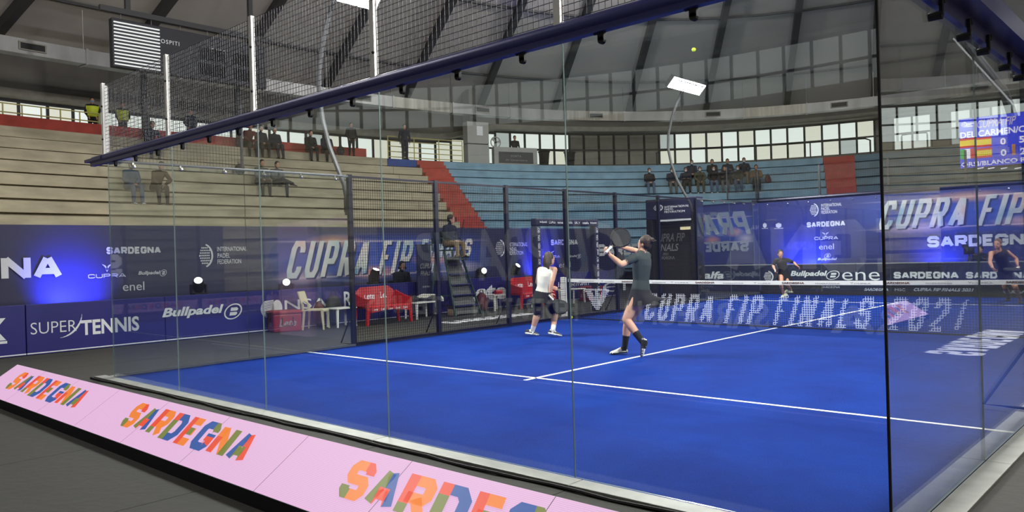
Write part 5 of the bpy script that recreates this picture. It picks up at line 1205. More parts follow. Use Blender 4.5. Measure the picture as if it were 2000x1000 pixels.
class Body:
    """gathers closed overlapping shapes, then fuses them into one skin"""
    def __init__(s): s.b = MB(); s.mats = []; s.over = []
    def use(s, m):
        if m not in s.mats: s.mats.append(m)
        s.b.cur = s.mats.index(m); return s
    def limb(s, pts, rs, m, step=.02, flat=1.0, n=14):
        s.use(m); P_, R_ = [], []
        pts = [V(p) for p in pts]
        for i in range(len(pts)-1):
            k = max(1, int((pts[i+1]-pts[i]).length/step))
            for j in range(k): t = j/k; P_.append(pts[i].lerp(pts[i+1], t)); R_.append(rs[i]+(rs[i+1]-rs[i])*t)
        P_.append(pts[-1]); R_.append(rs[-1])
        # rounded ends
        d0 = (P_[0]-P_[1]).normalized(); d1 = (P_[-1]-P_[-2]).normalized(); r0, r1 = R_[0], R_[-1]
        P_ = [P_[0]+d0*r0*.85, P_[0]+d0*r0*.5]+P_+[P_[-1]+d1*r1*.5, P_[-1]+d1*r1*.85]; R_ = [r0*.45, r0*.82]+R_+[r1*.82, r1*.45]
        s.b.tube(P_, R_, n, flat=flat); return s
    def ell(s, c, ax, m, n=18):
        """ellipsoid with three axis vectors"""
        s.use(m); M_ = Matrix((ax[0], ax[1], ax[2])).transposed().to_4x4()
        s.b.sphere(V(c), 1.0, n, M_); return s
    def rings(s, rr, m):
        s.use(m); s.b.loft(rr); return s
    def fuse(s, name, parent, voxel, smooth=4):
        me = s.b.mesh('tmp', s.mats); kd = kdtree.KDTree(len(s.b.v)); vm = [0]*len(s.b.v)
        for f, m in zip(s.b.f, s.b.m):
            for i in f: vm[i] = m
        for i, v in enumerate(s.b.v): kd.insert(v, i)
        kd.balance(); o = bpy.data.objects.new('tmp', me); COL.objects.link(o)
        r = o.modifiers.new('r', 'REMESH'); r.mode = 'VOXEL'; r.voxel_size = voxel; r.use_smooth_shade = True
        sm = o.modifiers.new('s', 'SMOOTH'); sm.factor = .5; sm.iterations = smooth
        dg = bpy.context.evaluated_depsgraph_get(); me2 = bpy.data.meshes.new_from_object(o.evaluated_get(dg))
        bpy.data.objects.remove(o); bpy.data.meshes.remove(me); me2.name = name; me2.materials.clear()
        for m in s.mats: me2.materials.append(m)
        pr = [0 if (m.name.startswith('skin')) else (2 if m in s.over else 1) for m in s.mats]
        def pick(c):
            near = kd.find_n(c, 14); lim = near[0][2]+.013; best = near[0]
            for q in near[1:]:
                if q[2] > lim: break
                if pr[vm[q[1]]] > pr[vm[best[1]]]: best = q
            return vm[best[1]]
        me2.polygons.foreach_set('material_index', [pick(p.center) for p in me2.polygons]); me2.polygons.foreach_set('use_smooth', [True]*len(me2.polygons))
        return obj(name, me2, parent)
def ax3(f, up):
    f = f.normalized(); r = f.cross(up).normalized(); u = r.cross(f).normalized(); return f, r, u
def hand(B, w, d, pn, m, curl=.5, s=1.0, side=1):
    """palm from wrist w along d, palm normal pn; four curled fingers and a thumb; side = +1 thumb towards d x pn"""
    d = V(d).normalized(); pn = (V(pn)-d*V(pn).dot(d)).normalized(); t = d.cross(pn)*side
    c = V(w)+d*.05*s; B.ell(c, (d*.052*s, t*.04*s, pn*.018*s), m, 12)
    for i, (off, ln) in enumerate(((.03, .068), (.011, .076), (-.009, .07), (-.028, .056))):
        p = V(w)+d*.088*s+t*off*s; pts = [p-d*.02*s, p]; a = curl*.5
        for k in range(3):
            q = d*cos(a)+pn*sin(a); p = p+q*(ln*s*(.45, .32, .23)[k]); pts.append(p); a += curl*.75
        B.limb(pts, [.0095*s, .0095*s, .009*s, .0085*s, .0075*s], m, .012, n=8)
    p = V(w)+d*.028*s+t*.03*s; q = (d*.6+t*.75+pn*.25).normalized(); p2 = p+q*.045*s; p3 = p2+(d*.85+t*.2+pn*.45*curl*2).normalized()*.035*s
    B.limb([p-q*.015*s, p2, p3], [.012*s, .0105*s, .009*s], m, .012, n=8)
def shoe(B, an, toe, up, m, sole, s=1.0):
    """low sports shoe: heel under the ankle, nose at toe (points on the sole line)"""
    an = V(an); toe = V(toe); f = (toe-(an-V(up).normalized()*.085*s)).normalized(); u = (V(up)-f*V(up).dot(f)).normalized(); r = f.cross(u)
    heel = toe-f*.27*s
    rr, rs = [], []
    for t, w, h in ((0, .022, .05), (.06, .034, .085), (.2, .038, .10), (.42, .04, .088), (.65, .047, .062), (.85, .042, .048), (.96, .026, .036), (1, .012, .024)):
        c = heel+f*(.27*s*t); rr.append([c+r*(w*s*cos(a))+u*((.022+(h-.022)*max(0, sin(a))) * s if sin(a) > 0 else .018*s) for a in [2*pi*k/14 for k in range(14)]])
        rs.append([c+r*((w+.009)*s*cos(a))+u*((.022 if sin(a) > 0 else .002)*s) for a in [2*pi*(k+.5)/14 for k in range(14)]])
    B.rings(rr, m); B.rings(rs, sole)
def head(B, c, f, up, skin, s=1.0):
    f, r, u = ax3(V(f), V(up)); c = V(c)
    B.ell(c+u*.025*s, (f*.094*s, r*.076*s, u*.10*s), skin, 20)                       # skull
    B.ell(c-u*.045*s+f*.03*s, (f*.062*s, r*.056*s, u*.072*s), skin, 16)                # jaw
    B.ell(c-u*.098*s+f*.062*s, (f*.02*s, r*.024*s, u*.016*s), skin, 10)                # chin
    B.limb([c+f*.088*s+u*.02*s, c+f*.104*s-u*.022*s], [.009*s, .013*s], skin, .008, n=8)   # nose
    for q in (-1, 1):
        B.ell(c+r*.076*s*q-u*.005*s-f*.005*s, (f*.018*s, r*.009*s, u*.03*s), skin, 10)
        B.ell(c+r*.033*s*q+u*.028*s+f*.082*s, (f*.01*s, r*.024*s, u*.006*s), skin, 8)
def face(par, c, f, up, s=1.0):
    f, r, u = ax3(V(f), V(up)); c = V(c)
    for q in (-1, 1):
        e = c+r*.032*s*q+u*.008*s+f*.083*s; b = MB(); b.sphere(e, 1, 10, Matrix((f*.009*s, r*.015*s, u*.0085*s)).transposed().to_4x4()); b.build('eye', M_eyew, par, smooth=True)
        b = MB(); b.sphere(e+f*.0055*s, 1, 8, Matrix((f*.005*s, r*.007*s, u*.0075*s)).transposed().to_4x4()); b.build('iris', M_iris, par, smooth=True)
        MB().tube([e+r*-.016*s+u*.017*s, e+u*.021*s+f*.004*s, e+r*.016*s+u*.017*s], .0035*s, 6).build('eyebrow', M_iris, par)
    b = MB(); b.sphere(c-u*.052*s+f*.09*s, 1, 10, Matrix((f*.008*s, r*.024*s, u*.009*s)).transposed().to_4x4()); b.build('mouth', M_lip, par, smooth=True)
def hair_cap(c, f, up, m, s=1.0, low=.0, n=20, fringe=.35):
    """shell over the skull; low = how far it reaches down at the back"""
    f, r, u = ax3(V(f), V(up)); c = V(c)+u*.028*s; H = Body(); H.ell(c-f*.012*s+u*.012*s, (f*.098*s, r*.086*s, u*.104*s), m, n)
    H.ell(c-f*.045*s-u*(.03+low*.3)*s, (f*.062*s, r*.078*s, u*(.07+low*.5)*s), m, 14); return H, (f, r, u, c)
def hair(par, c, f, up, m, s=1.0, style='short', voxel=.012):
    H, (f, r, u, c) = hair_cap(c, f, up, m, s, .0 if style != 'long' else .1)
    if style == 'long':
        for q in (-1, 0, 1): H.limb([c-f*.06*s+r*.03*q*s, c-f*.085*s-u*.1*s+r*.045*q*s, c-f*.075*s-u*.2*s+r*.05*q*s], [.05*s, .048*s, .02*s], m, .03, n=10)
        for q in (-1, 1): H.limb([c+r*.07*q*s-f*.02*s, c+r*.078*q*s-u*.1*s-f*.03*s], [.03*s, .022*s], m, .03, n=8)
    if style == 'bun':
        H.ell(c-f*.1*s+u*.05*s, (f*.045*s, r*.045*s, u*.045*s), m, 12)
        for k in range(5): a = k*1.3; H.limb([c-f*.1*s+u*.05*s, c-f*(.14+.02*cos(a))*s+u*(.06+.03*sin(a))*s+r*.03*cos(a*2)*s], [.016*s, .008*s], m, .02, n=6)
    if style == 'tail': H.limb([c-f*.09*s+u*.03*s, c-f*.15*s-u*.02*s, c-f*.15*s-u*.14*s, c-f*.12*s-u*.24*s], [.03*s, .034*s, .03*s, .01*s], m, .03, n=8)
    o = H.fuse('hair', par, voxel, 2)
    # open the shell in front of the face
    return o
def torso(B, J, m, waist_m=None, w=1.0, grow=.0, top=.98, cut=None):
    pel, chest, neck = J['pelvis'], J['chest'], J['neck']
    rh = (J['hipR']-J['hipL']).normalized(); rs = (J['shR']-J['shL']).normalized()
    secs = [(-.13, .10, .085), (-.02, .158, .112), (.12, .150, .108), (.28, .126, .094), (.45, .138, .104), (.65, .158, .115), (.82, .165, .105), (.93, .135, .08), (1.0, .07, .06)]
    rr = []; L = [pel, chest, neck]
    def at(t):
        if t < .55: return pel.lerp(chest, t/.55)
        return chest.lerp(neck, (t-.55)/.45)
    for i, (t, a, d) in enumerate(secs):
        if cut and not (cut[0] <= t <= cut[1]): continue
        p = at(t) if t >= 0 else pel+(pel-chest).normalized()*(-t*.6)
        ax = (at(min(1, t+.06))-at(max(0, t-.06))).normalized(); r = rh.lerp(rs, max(0, min(1, t))).normalized(); r = (r-ax*r.dot(ax)).normalized(); f = ax.cross(r)
        rr.append([p+r*((a*w+grow)*cos(x))+f*((d*w+grow)*sin(x)) for x in [2*pi*k/20 for k in range(20)]])
    # densify so that the nearest-point colouring follows the cloth
    out = []
    for i in range(len(rr)-1):
        k = 3
        for j in range(k): out.append([rr[i][q].lerp(rr[i+1][q], j/k) for q in range(20)])
    out.append(rr[-1]); B.rings(out, m)

def person(name, label, J, O, voxel=.012, group=None):
    """J joints, O options: skin, top, bottom, shoes, sole, sleeve (0 none..1 long), leg (0 bare .. 1 long), sock, hair..."""
    base = V(((J['anL'].x+J['anR'].x)/2, (J['anL'].y+J['anR'].y)/2, min(J['toeL'].z, J['toeR'].z)))
    for q in 'LR':
        if 'shoe_up'+q not in O and J['an'+q].z < J['toe'+q].z+.088: J['an'+q] = V((J['an'+q].x, J['an'+q].y, J['toe'+q].z+.088))
        J['toe'+q] = J['toe'+q]+V((0, 0, .006))
    r = thing(name, label, 'person', base, group); s = O.get('s', 1.0); B = Body(); skin = O.get('skin', SKIN); top = O['top']; bot = O['bottom']; w = O.get('w', 1.0)
    torso(B, J, top, w=w, grow=O.get('grow', .012))
    if not O.get('coat'): torso(B, J, bot, w=w, grow=O.get('grow', .012)+.004, cut=(-.2, O.get('belt', .13)))
    if O.get('vest'): torso(B, J, O['vest'], w=w, grow=O.get('grow', .012)+.012, cut=(-.02, .9))
    B.limb([J['neck']-(J['head']-J['neck'])*.25, J['neck'].lerp(J['head'], .75)], [.054*s, .046*s], O.get('collar', skin), n=14)
    if O.get('collar'): B.limb([J['neck'].lerp(J['head'], .3), J['neck'].lerp(J['head'], .8)], [.047*s, .044*s], skin)
    head(B, J['head'], O['face'], O.get('up', V((0, 0, 1))), skin, s)
    for q in 'LR':
        sh, el, wr, hip, kn, an, toe = (J[k+q] for k in ('sh', 'el', 'wr', 'hip', 'kn', 'an', 'toe')); sl = O.get('sleeve', .5)
        trap = J['neck'].lerp(sh, .15)+V((0, 0, -.01)); strap = O.get('tank')
        B.limb([trap, sh], [.045*s, .058*s], skin if strap else top, n=12)
        am = .0 if not O.get('arm_w') else O['arm_w']
        B.limb([sh, sh.lerp(el, .45), el], [(.052+am)*s, (.046+am)*s, (.038+am)*s], top if sl >= .95 else skin); B.limb([el, el.lerp(wr, .3), wr], [(.038+am)*s, (.039+am)*s, (.026+am*.6)*s], top if sl >= .95 else skin)
        if 0 < sl < .95: B.limb([sh, sh.lerp(el, sl)], [.064*s, .06*s], top)
        hd = O.get('hand'+q, {}); d = hd.get('d', wr-el); pn = hd.get('n', V((0, 0, -1)).cross(V(d)) if abs(V(d).normalized().z) > .9 else V((0, 0, -1)))
        hand(B, wr, d, pn, skin, hd.get('curl', .55), s, hd.get('side', 1))
        lg = O.get('leg', 1.0); lw = O.get('leg_w', 0)
        lm = bot if lg >= .95 else skin
        B.limb([hip, hip.lerp(kn, .5), kn], [(.088+lw)*s*w, (.075+lw)*s, (.054+lw)*s], lm); B.limb([kn, kn.lerp(an, .28), kn.lerp(an, .65), an], [(.053+lw)*s, (.056+lw)*s, (.043+lw)*s, (.034+lw)*s], lm)
        if 0 < lg < .95: B.limb([hip.lerp(kn, -.05), hip.lerp(kn, lg)], [.104*s*w, .094*s], O.get('under', bot))
        if O.get('sock'): B.limb([kn.lerp(an, O.get('sock_h', .66)), an], [.047*s, .04*s], O['sock'])
        shoe(B, an, toe, O.get('shoe_up'+q, V((0, 0, 1))), O['shoe'], O.get('sole', SH_S), s)
    B.over = ([bot] if bot != top else [])+([O['vest']] if O.get('vest') else [])
    B.fuse('body', r, voxel, O.get('smooth', 3))
    if O.get('hair'): hair(r, J['head'], O['face'], O.get('up', V((0, 0, 1))), O['hair'], s, O.get('style', 'short'), max(voxel, .01))
    if voxel < .0135: face(r, J['head'], O['face'], O.get('up', V((0, 0, 1))), s)
    if O.get('mask'):
        f, rr_, u = ax3(V(O['face']), O.get('up', V((0, 0, 1)))); b = MB(); b.sphere(J['head']-u*.045*s+f*.04*s, 1, 12, Matrix((f*.068*s, rr_*.062*s, u*.055*s)).transposed().to_4x4()); b.build('face_mask', O['mask'], r, smooth=True)
    return r

# ---------------- rackets
M_rk = mat('racket_black', (22, 23, 26), .6, spec=.25); M_rk2 = mat('racket_face', (30, 34, 38), .8, var=.2, scale=20); M_grip = mat('racket_grip', (220, 226, 214), .8); M_rkt = mat('racket_teal', (60, 120, 130), .5); M_hole = mat('racket_hole', (10, 10, 11), .8)
def racket(grip, tip, nrm, lab, gm=None):
    """grip end and head tip points; nrm = face normal"""
    g = V(grip); t = V(tip); d = (t-g).normalized(); L = (t-g).length; n = (V(nrm)-d*V(nrm).dot(d)).normalized(); x = d.cross(n)
    M_ = Matrix(((x.x, d.x, n.x, g.x), (x.y, d.y, n.y, g.y), (x.z, d.z, n.z, g.z), (0, 0, 0, 1))); k = L/.455
    r = thing('padel_racket', lab, 'racket', g)
    out = []
    for i in range(36):
        a = 2*pi*i/36; w = .128*sin(a)*(1-.16*max(0, -cos(a))); out.append((w*k, (.325-.0+.13*cos(a)*(1.0 if cos(a) > 0 else 1.15))*k))
    q = MB(); q.prism([(a*.92, (b-.325*k)*.92+.325*k) for a, b in out], M_ @ Matrix.Translation((0, 0, -.015*k)), .03*k); q.build('hitting_face', M_rk2, r)
    q = MB(); q.tube([M_ @ V((a, b, 0)) for a, b in out]+[M_ @ V((out[0][0], out[0][1], 0))], .019*k, 8, cap=False); q.build('rim', M_rk, r, smooth=True)
    q = MB()
    for s_ in (-1, 1): q.tube([M_ @ V((s_*.012*k, .13*k, 0)), M_ @ V((s_*.05*k, .19*k, 0)), M_ @ V((s_*.085*k, .235*k, 0))], .014*k, 6)
    q.build('throat', M_rk, r)
    q = MB()
    for i in range(-3, 4):
        for j in range(-3, 4):
            if i*i+j*j < 11: q.tube([M_ @ V((i*.028*k, (.33+j*.028)*k, -.0165*k)), M_ @ V((i*.028*k, (.33+j*.028)*k, .0165*k))], .006*k, 6)
    q.build('hole', M_hole, r, kind='stuff')
    MB().tube([g, g+d*.02*k, g+d*.13*k], [.02*k, .0165*k, .0165*k], 10).build('grip', gm or M_grip, r, smooth=True)
    return r
def grp(**k): return k
UP = V((0, 0, 1)); RT = V((_rt.x, _rt.y, 0)).normalized(); FW = V((_f.x, _f.y, 0)).normalized()

# ---------------- player in the dark shirt
d0 = 11.35
toeA = hit(1251, 698, 2, 0.0); toeB = hit(1191, 693, 2, 0.0); dA, dB = depth(toeA), depth(toeB)
J = dict(head=P(1259, 477, d0), neck=P(1254.5, 494, d0), chest=P(1253, 524, d0), pelvis=P(1251, 572, d0),
 shL=P(1240, 503, d0-.15), elL=P(1214, 517, d0-.26), wrL=P(1191, 498, d0-.14), shR=P(1264, 500, d0+.15), elR=P(1241, 490, d0+.32), wrR=P(1215, 483, d0+.33),
 hipL=P(1246, 578, d0-.08), hipR=P(1258, 578, d0+.08), knL=P(1223, 624, d0-.08), anL=P(1258, 672, dA), toeL=toeA, knR=P(1226, 630, d0+.12), anR=P(1220, 678, dB+.02), toeR=toeB)
pl = person('person', 'person in a dark shirt and black skirt raising a racket', J, grp(top=C_SHIRT, bottom=C_BLK, sleeve=.5, leg=.0, shoe=SH_W, sole=SH_S, sock=C_BLK, sock_h=.62, face=-RT*.75+FW*.55+UP*.25, hair=HAIR, style='bun', skin=SKIN, w=1.0, arm_w=.005, leg_w=.008, shoe_upL=(RT*.55+UP*.75), grow=.016, belt=.1,
 handL=grp(d=-RT*.6+UP*.8, n=RT*.6+FW*.4, curl=1.1), handR=grp(d=-RT*.9+UP*.35, n=-UP, curl=.4)), .0075)

def skirt(par, J, m, h=.34, flare=.16, wind=V((0, 0, 0)), w0=.165, d0_=.125, n=48):
    top_c = J['pelvis']+(J['chest']-J['pelvis']).normalized()*.05; r = (J['hipR']-J['hipL']).normalized(); ax = -(J['chest']-J['pelvis']).normalized(); f = ax.cross(r).normalized(); rings = []
    for k in range(8):
        t = k/7; rg = []
        for i in range(n):
            a = 2*pi*i/n; e = (r*cos(a)*(w0+flare*t)+f*sin(a)*(d0_+flare*t)); e = e*(1+.07*t*sin(a*9)); wv_ = max(0, e.normalized().dot(wind.normalized())) if wind.length > 0 else 0
            rg.append(top_c+e+ax*(h*t*(1-.55*wv_*wind.length*t))+wind*(.25*wv_*t*t))
        rings.append(rg)
    inner = [[p+(top_c+ax*(h*k/7)-p).normalized()*.006 for p in rg] for k, rg in enumerate(rings)]
    b = MB(); b.loft(rings+inner[::-1], cap=False); b.build('skirt', m, par, smooth=True)
skirt(pl, J, C_BLK, .24, .045, RT*.9+FW*-.2, .178, .135)
MB().tube([J['wrL']+V((0, 0, 0))+RT*.026*cos(a)+(FW*.6+UP*.5)*.028*sin(a) for a in [2*pi*k/12 for k in range(13)]], .007, 6, cap=False).build('wristband', C_BLK, pl)
gp = P(1188, 489, d0-.17); racket(gp-(P(1214, 466, d0-.1)-gp).normalized()*.05, P(1224, 452, d0-.02), FW*-.8+UP*.25+RT*.2, 'black padel racket raised by the person in the dark shirt')

# ---------------- player in the white top
toeA = hit(1053, 656, 2, 0.0); toeB = hit(1098, 658, 2, 0.0); d0 = (depth(toeA)+depth(toeB))/2
J = dict(head=P(1073, 506, d0), neck=P(1068, 524, d0), chest=P(1064, 545, d0-.02), pelvis=P(1059, 579, d0),
 shL=P(1055, 527, d0+.06), elL=P(1050, 552, d0+.22), wrL=P(1074, 561, d0+.32), shR=P(1083, 527, d0-.06), elR=P(1078, 551, d0-.12), wrR=P(1074, 572, d0-.12),
 hipL=P(1050, 583, d0+.02), hipR=P(1069, 583, d0-.02), knL=P(1050, 612, d0+.1), anL=P(1040, 645, depth(toeA)), toeL=toeA, knR=P(1084, 610, d0+.1), anR=P(1080, 645, depth(toeB)), toeR=toeB)
pl = person('person', 'person in a white sleeveless top and black skirt at the net', J, grp(top=C_WHT, bottom=C_BLK, sleeve=0, tank=True, leg=.84, leg_w=.008, arm_w=.004, under=C_LEG, shoe=SH_B, sole=SH_W, sock=SH_W, sock_h=.86, face=RT*.85+FW*.5+UP*.1, hair=HAIR, style='long', skin=SKIN, w=.9, grow=.012, belt=.12,
 handL=grp(d=RT*.9+FW*.2-UP*.2, n=-FW, curl=.5), handR=grp(d=-UP*.9+RT*.3, n=RT*.3+FW*.8, curl=1.1)), .009)
skirt(pl, J, C_BLK, .17, .035)
MB().tube([J['wrR']+RT*.03*cos(a)+FW*.03*sin(a) for a in [2*pi*k/12 for k in range(13)]], .008, 6, cap=False).build('wristband', C_BLK, pl)
gp = P(1074, 579, d0-.14); racket(gp-(P(1095, 598, d0-.2)-gp).normalized()*.03, P(1104.5, 609, d0-.25), FW*-.8+UP*.45-RT*.2, 'black padel racket with teal marks hanging from the hand of the person in white')

# ---------------- two players at the far end
toeA = hit(1526, 581, 2, 0.0); toeB = hit(1549, 573, 2, .0); d0 = depth(toeA)+.0
toeB = P(1549, 572, d0+.25)
J = dict(head=P(1524, 496, d0), neck=P(1525, 506, d0), chest=P(1527, 515, d0+.05), pelvis=P(1531, 534, d0+.12),
 shR=P(1515.5, 508, d0), elR=P(1510, 519, d0+.03), wrR=P(1513, 527, d0-.12), shL=P(1537, 508, d0+.03), elL=P(1551, 513, d0+.02), wrL=P(1556, 518.5, d0-.1),
 hipR=P(1525.5, 536, d0+.12), hipL=P(1536, 536, d0+.12), knR=P(1525, 556, d0-.16), anR=P(1530, 574, d0+.05), toeR=toeA, knL=P(1538, 556, d0-.02), anL=P(1545, 567, d0+.3), toeL=toeB)
for k in ('toeR',): J[k] = V((J[k].x, J[k].y, 0))
pl = person('person', 'person in black at the far left end facing the net', J, grp(top=C_BLK, bottom=C_BLK, sleeve=.55, leg=0, shoe=SH_Y, sole=SH_W, face=-FW*.95+RT*-.1, hair=HAIRB, style='tail', skin=SKIN2, w=.9, grow=.012,
 handL=grp(d=RT*.6-UP*.5-FW*.3, n=-UP, curl=1.0), handR=grp(d=-UP*.7-FW*.6, n=RT, curl=1.0)), .011)
skirt(pl, J, C_BLK, .28, .07)
racket(P(1513.5, 526, d0-.16), P(1517, 545, d0-.38), RT*.95+FW*.2, 'padel racket held edge-on by the person at the far left end')
toeA = hit(1994, 594, 2, 0.0); d0 = depth(toeA); toeB = hit(1966, 589, 2, .0)
J = dict(head=P(1949, 477, d0-.25), neck=P(1951.5, 490, d0-.2), chest=P(1956, 503, d0-.1), pelvis=P(1964, 530, d0+.1),
 shR=P(1936, 495, d0-.2), elR=P(1933.5, 512, d0-.3), wrR=P(1939, 523, d0-.45), shL=P(1968, 493, d0-.12), elL=P(1985.5, 506, d0-.1), wrL=P(1987, 517, d0-.25),
 hipR=P(1956, 534, d0+.1), hipL=P(1971, 534, d0+.1), knL=P(1983, 560, d0-.25), anL=P(1993, 586, d0+.1), toeL=toeA, knR=P(1963, 561, d0+.1), anR=P(1972, 583, depth(toeB)+.3), toeR=toeB)
pl = person('person', 'person in a black sleeveless top lunging at the far right end', J, grp(top=C_BLK, bottom=C_BLK, sleeve=0, tank=True, leg=.5, shoe=SH_B, sole=SH_S, face=-FW*.6-RT*.75+UP*.05, up=UP, hair=HAIRL, style='tail', skin=SKIN2, w=.95, grow=.012, belt=.16,
 handL=grp(d=-UP*.8-FW*.4, n=RT*-.6, curl=1.0), handR=grp(d=-UP*.7+RT*.4, n=RT*.6, curl=1.0)), .011)
racket(P(1990, 522, d0-.28), P(1972, 529, d0-.62), UP*.95-FW*.2, 'padel racket held flat by the person lunging at the far right')

# ---------------- seated and standing templates
def seated(name, lab, S, fd, O, lean=.12, arms='lap', legs='down', foot=-.46, s=1.0, group=None, voxel=.015, look=None):
    f = V((fd[0], fd[1], 0)).normalized(); r = f.cross(UP); S = V(S); pel = S+UP*(.11*s+.045); J = {}
    J['pelvis'] = pel; J['chest'] = pel+UP*.28*s+f*lean*.22*s; J['neck'] = pel+UP*.49*s+f*lean*.5*s; J['head'] = J['neck']+UP*.15*s+f*(.04+lean*.15)*s
    for q, k in (('L', -1), ('R', 1)):
        J['sh'+q] = J['neck']-UP*.055*s+r*.18*k*s; J['hip'+q] = pel+r*.09*k*s-UP*.01; kn = pel+f*.42*s+r*.13*k*s+UP*.0*s
        an = V((kn.x, kn.y, S.z+foot+.108))+f*(.03)*s; toe = V((an.x, an.y, S.z+foot+.016))+f*.17*s
        if legs == 'cross' and k > 0: kn = pel+f*.40*s+r*.02*s+UP*.10*s; an = kn+r*-.34*s+f*.12*s-UP*.14*s; toe = an+r*-.14*s+f*.06*s-UP*.12*s
        if legs == 'out': kn = pel+f*.44*s+r*.1*k*s; an = V((kn.x, kn.y, S.z+foot+.108))+f*.28*s+r*.1*s; toe = an+f*.1*s-UP*.088
        J['kn'+q], J['an'+q], J['toe'+q] = kn, an, toe
        if arms == 'lap': J['el'+q] = J['sh'+q]-UP*.25*s+f*.06*s+r*.04*k*s; J['wr'+q] = pel+f*.24*s+UP*.10*s+r*.06*k*s
        elif arms == 'knees': J['el'+q] = J['sh'+q]-UP*.22*s+f*.14*s+r*.08*k*s; J['wr'+q] = pel+f*.38*s+UP*.09*s+r*.12*k*s
        elif arms == 'fold': J['el'+q] = J['sh'+q]-UP*.24*s+f*.03*s+r*.08*k*s; J['wr'+q] = J['chest']+f*.17*s-UP*.06*s-r*.03*k*s
    O = dict(O); O['s'] = s; O.setdefault('face', f if look is None else V(look)); O.setdefault('sleeve', 1.0); O.setdefault('leg', 1.0); O.setdefault('shoe', SH_B); O.setdefault('arm_w', .012); O.setdefault('leg_w', .008); O.setdefault('grow', .028)
    return person(name, lab, J, O, voxel, group)
def standing(name, lab, S, fd, O, arms='down', s=1.0, group=None, voxel=.015):
    f = V((fd[0], fd[1], 0)).normalized(); r = f.cross(UP); S = V(S); pel = S+UP*.93*s; J = {}
    J['pelvis'] = pel; J['chest'] = pel+UP*.27*s; J['neck'] = pel+UP*.50*s; J['head'] = J['neck']+UP*.155*s+f*.03*s
    for q, k in (('L', -1), ('R', 1)):
        J['sh'+q] = J['neck']-UP*.055*s+r*.19*k*s; J['hip'+q] = pel+r*.09*k*s; J['kn'+q] = pel+r*.1*k*s-UP*.44*s+f*.02; J['an'+q] = S+r*.11*k*s+UP*.09; J['toe'+q] = S+r*.13*k*s+f*.16*s+UP*.002
        J['el'+q] = J['sh'+q]-UP*.28*s+r*.07*k*s-f*.02; J['wr'+q] = J['el'+q]-UP*.24*s+f*.07*s-r*.02*k
        if arms == 'pocket': J['wr'+q] = J['el'+q]-UP*.18*s+f*.12*s-r*.08*k
        if arms == 'camera': J['el'+q] = J['sh'+q]-UP*.2*s+f*.16*s+r*.05*k*s; J['wr'+q] = J['sh'+q]-UP*.02*s+f*.36*s-r*.1*k*s
    O = dict(O); O['s'] = s; O.setdefault('face', f); O.setdefault('sleeve', 1.0); O.setdefault('leg', 1.0); O.setdefault('shoe', SH_B); O.setdefault('arm_w', .012); O.setdefault('leg_w', .01); O.setdefault('grow', .028)
    return person(name, lab, J, O, voxel, group)

# umpire, technician, camera operator
X = V((1, 0, 0))
seated('person', 'person in a navy jacket and khaki trousers on the tall chair', (-4.02, 9.96, 1.70), X+V((0, .1, 0)), grp(top=C_NAVY, bottom=C_KHA, hair=HAIRB, collar=C_NAVY, coat=True, sole=SH_B), .15, 'lap', 'down', -.25, 1.0, voxel=.012, look=X*.8+V((0, .6, 0)))
dj = seated('person', 'person in a black hoodie with headphones behind the low boards', (-5.35, 9.4, .46), X+V((0, -.2, 0)), grp(top=C_BLK, bottom=C_BLK, hair=HAIRB, coat=True, collar=C_BLK), .12, 'lap', 'down', -.48, 1.05, voxel=.012)
hd = V((-5.35, 9.4, .46))+UP*(.11+.49+.15)*1.05+V((1, -.2, 0)).normalized()*.12
rr_ = V((1, -.2, 0)).normalized().cross(UP)
hp = thing('headphones', 'black headphones worn by the person behind the boards', 'headphones', hd)
MB().tube([hd+rr_*.1*cos(a)+UP*(.02+.125*sin(a)) for a in [pi*k/12 for k in range(13)]], .012, 6).build('headband', M_rub, hp)
for s_ in (-1, 1): MB().tube([hd+rr_*.085*s_+UP*.0, hd+rr_*.115*s_+UP*.0], .038, 12).build('ear_cup', M_rub, hp)
ch = thing('folding_chair', 'black folding chair under the person behind the boards', 'chair', (-5.4, 9.4, Z0)); MB().box(-5.6, 9.18, .42, -5.18, 9.62, .455).build('seat', M_rub, ch)
for a in (-5.58, -5.2):
    for b_ in (9.2, 9.6): MB().bar((a, b_, Z0), (a, b_, .42), .025).build('leg', M_rub, ch)
MB().box(-5.62, 9.18, .6, -5.6, 9.62, .9).build('backrest', M_rub, ch)
cp = hit(1909, 486, 1, 22.3); cm = standing('person', 'person in dark clothes filming behind the far boards', (cp.x+.1, 22.3, Z0), V((-.35, -1, 0)), grp(top=C_BLK, bottom=C_BLK, hair=HAIRB, coat=True), 'camera', (cp.z+.1+.02)/1.72, voxel=.013)
cc = hit(1893, 490, 1, 21.86); tv = thing('video_camera', 'black video camera on a tripod behind the far boards', 'camera', (cc.x, cc.y, Z0))
MB().bevbox(cc.x-.1, cc.y-.22, cc.z-.1, cc.x+.1, cc.y+.2, cc.z+.1, .02).build('camera_body', M_rub, tv); MB().tube([(cc.x, cc.y-.22, cc.z), (cc.x, cc.y-.4, cc.z)], .06, 12).build('lens', M_rub, tv); MB().box(cc.x-.16, cc.y-.1, cc.z+.1, cc.x-.02, cc.y+.05, cc.z+.2).build('viewfinder', M_rub, tv)
for k in range(3): a = 2*pi*k/3+.5; MB().tube([(cc.x, cc.y, cc.z-.1), (cc.x+.3*cos(a), cc.y+.22*sin(a), Z0)], .016, 6).build('tripod_leg', M_rub, tv)

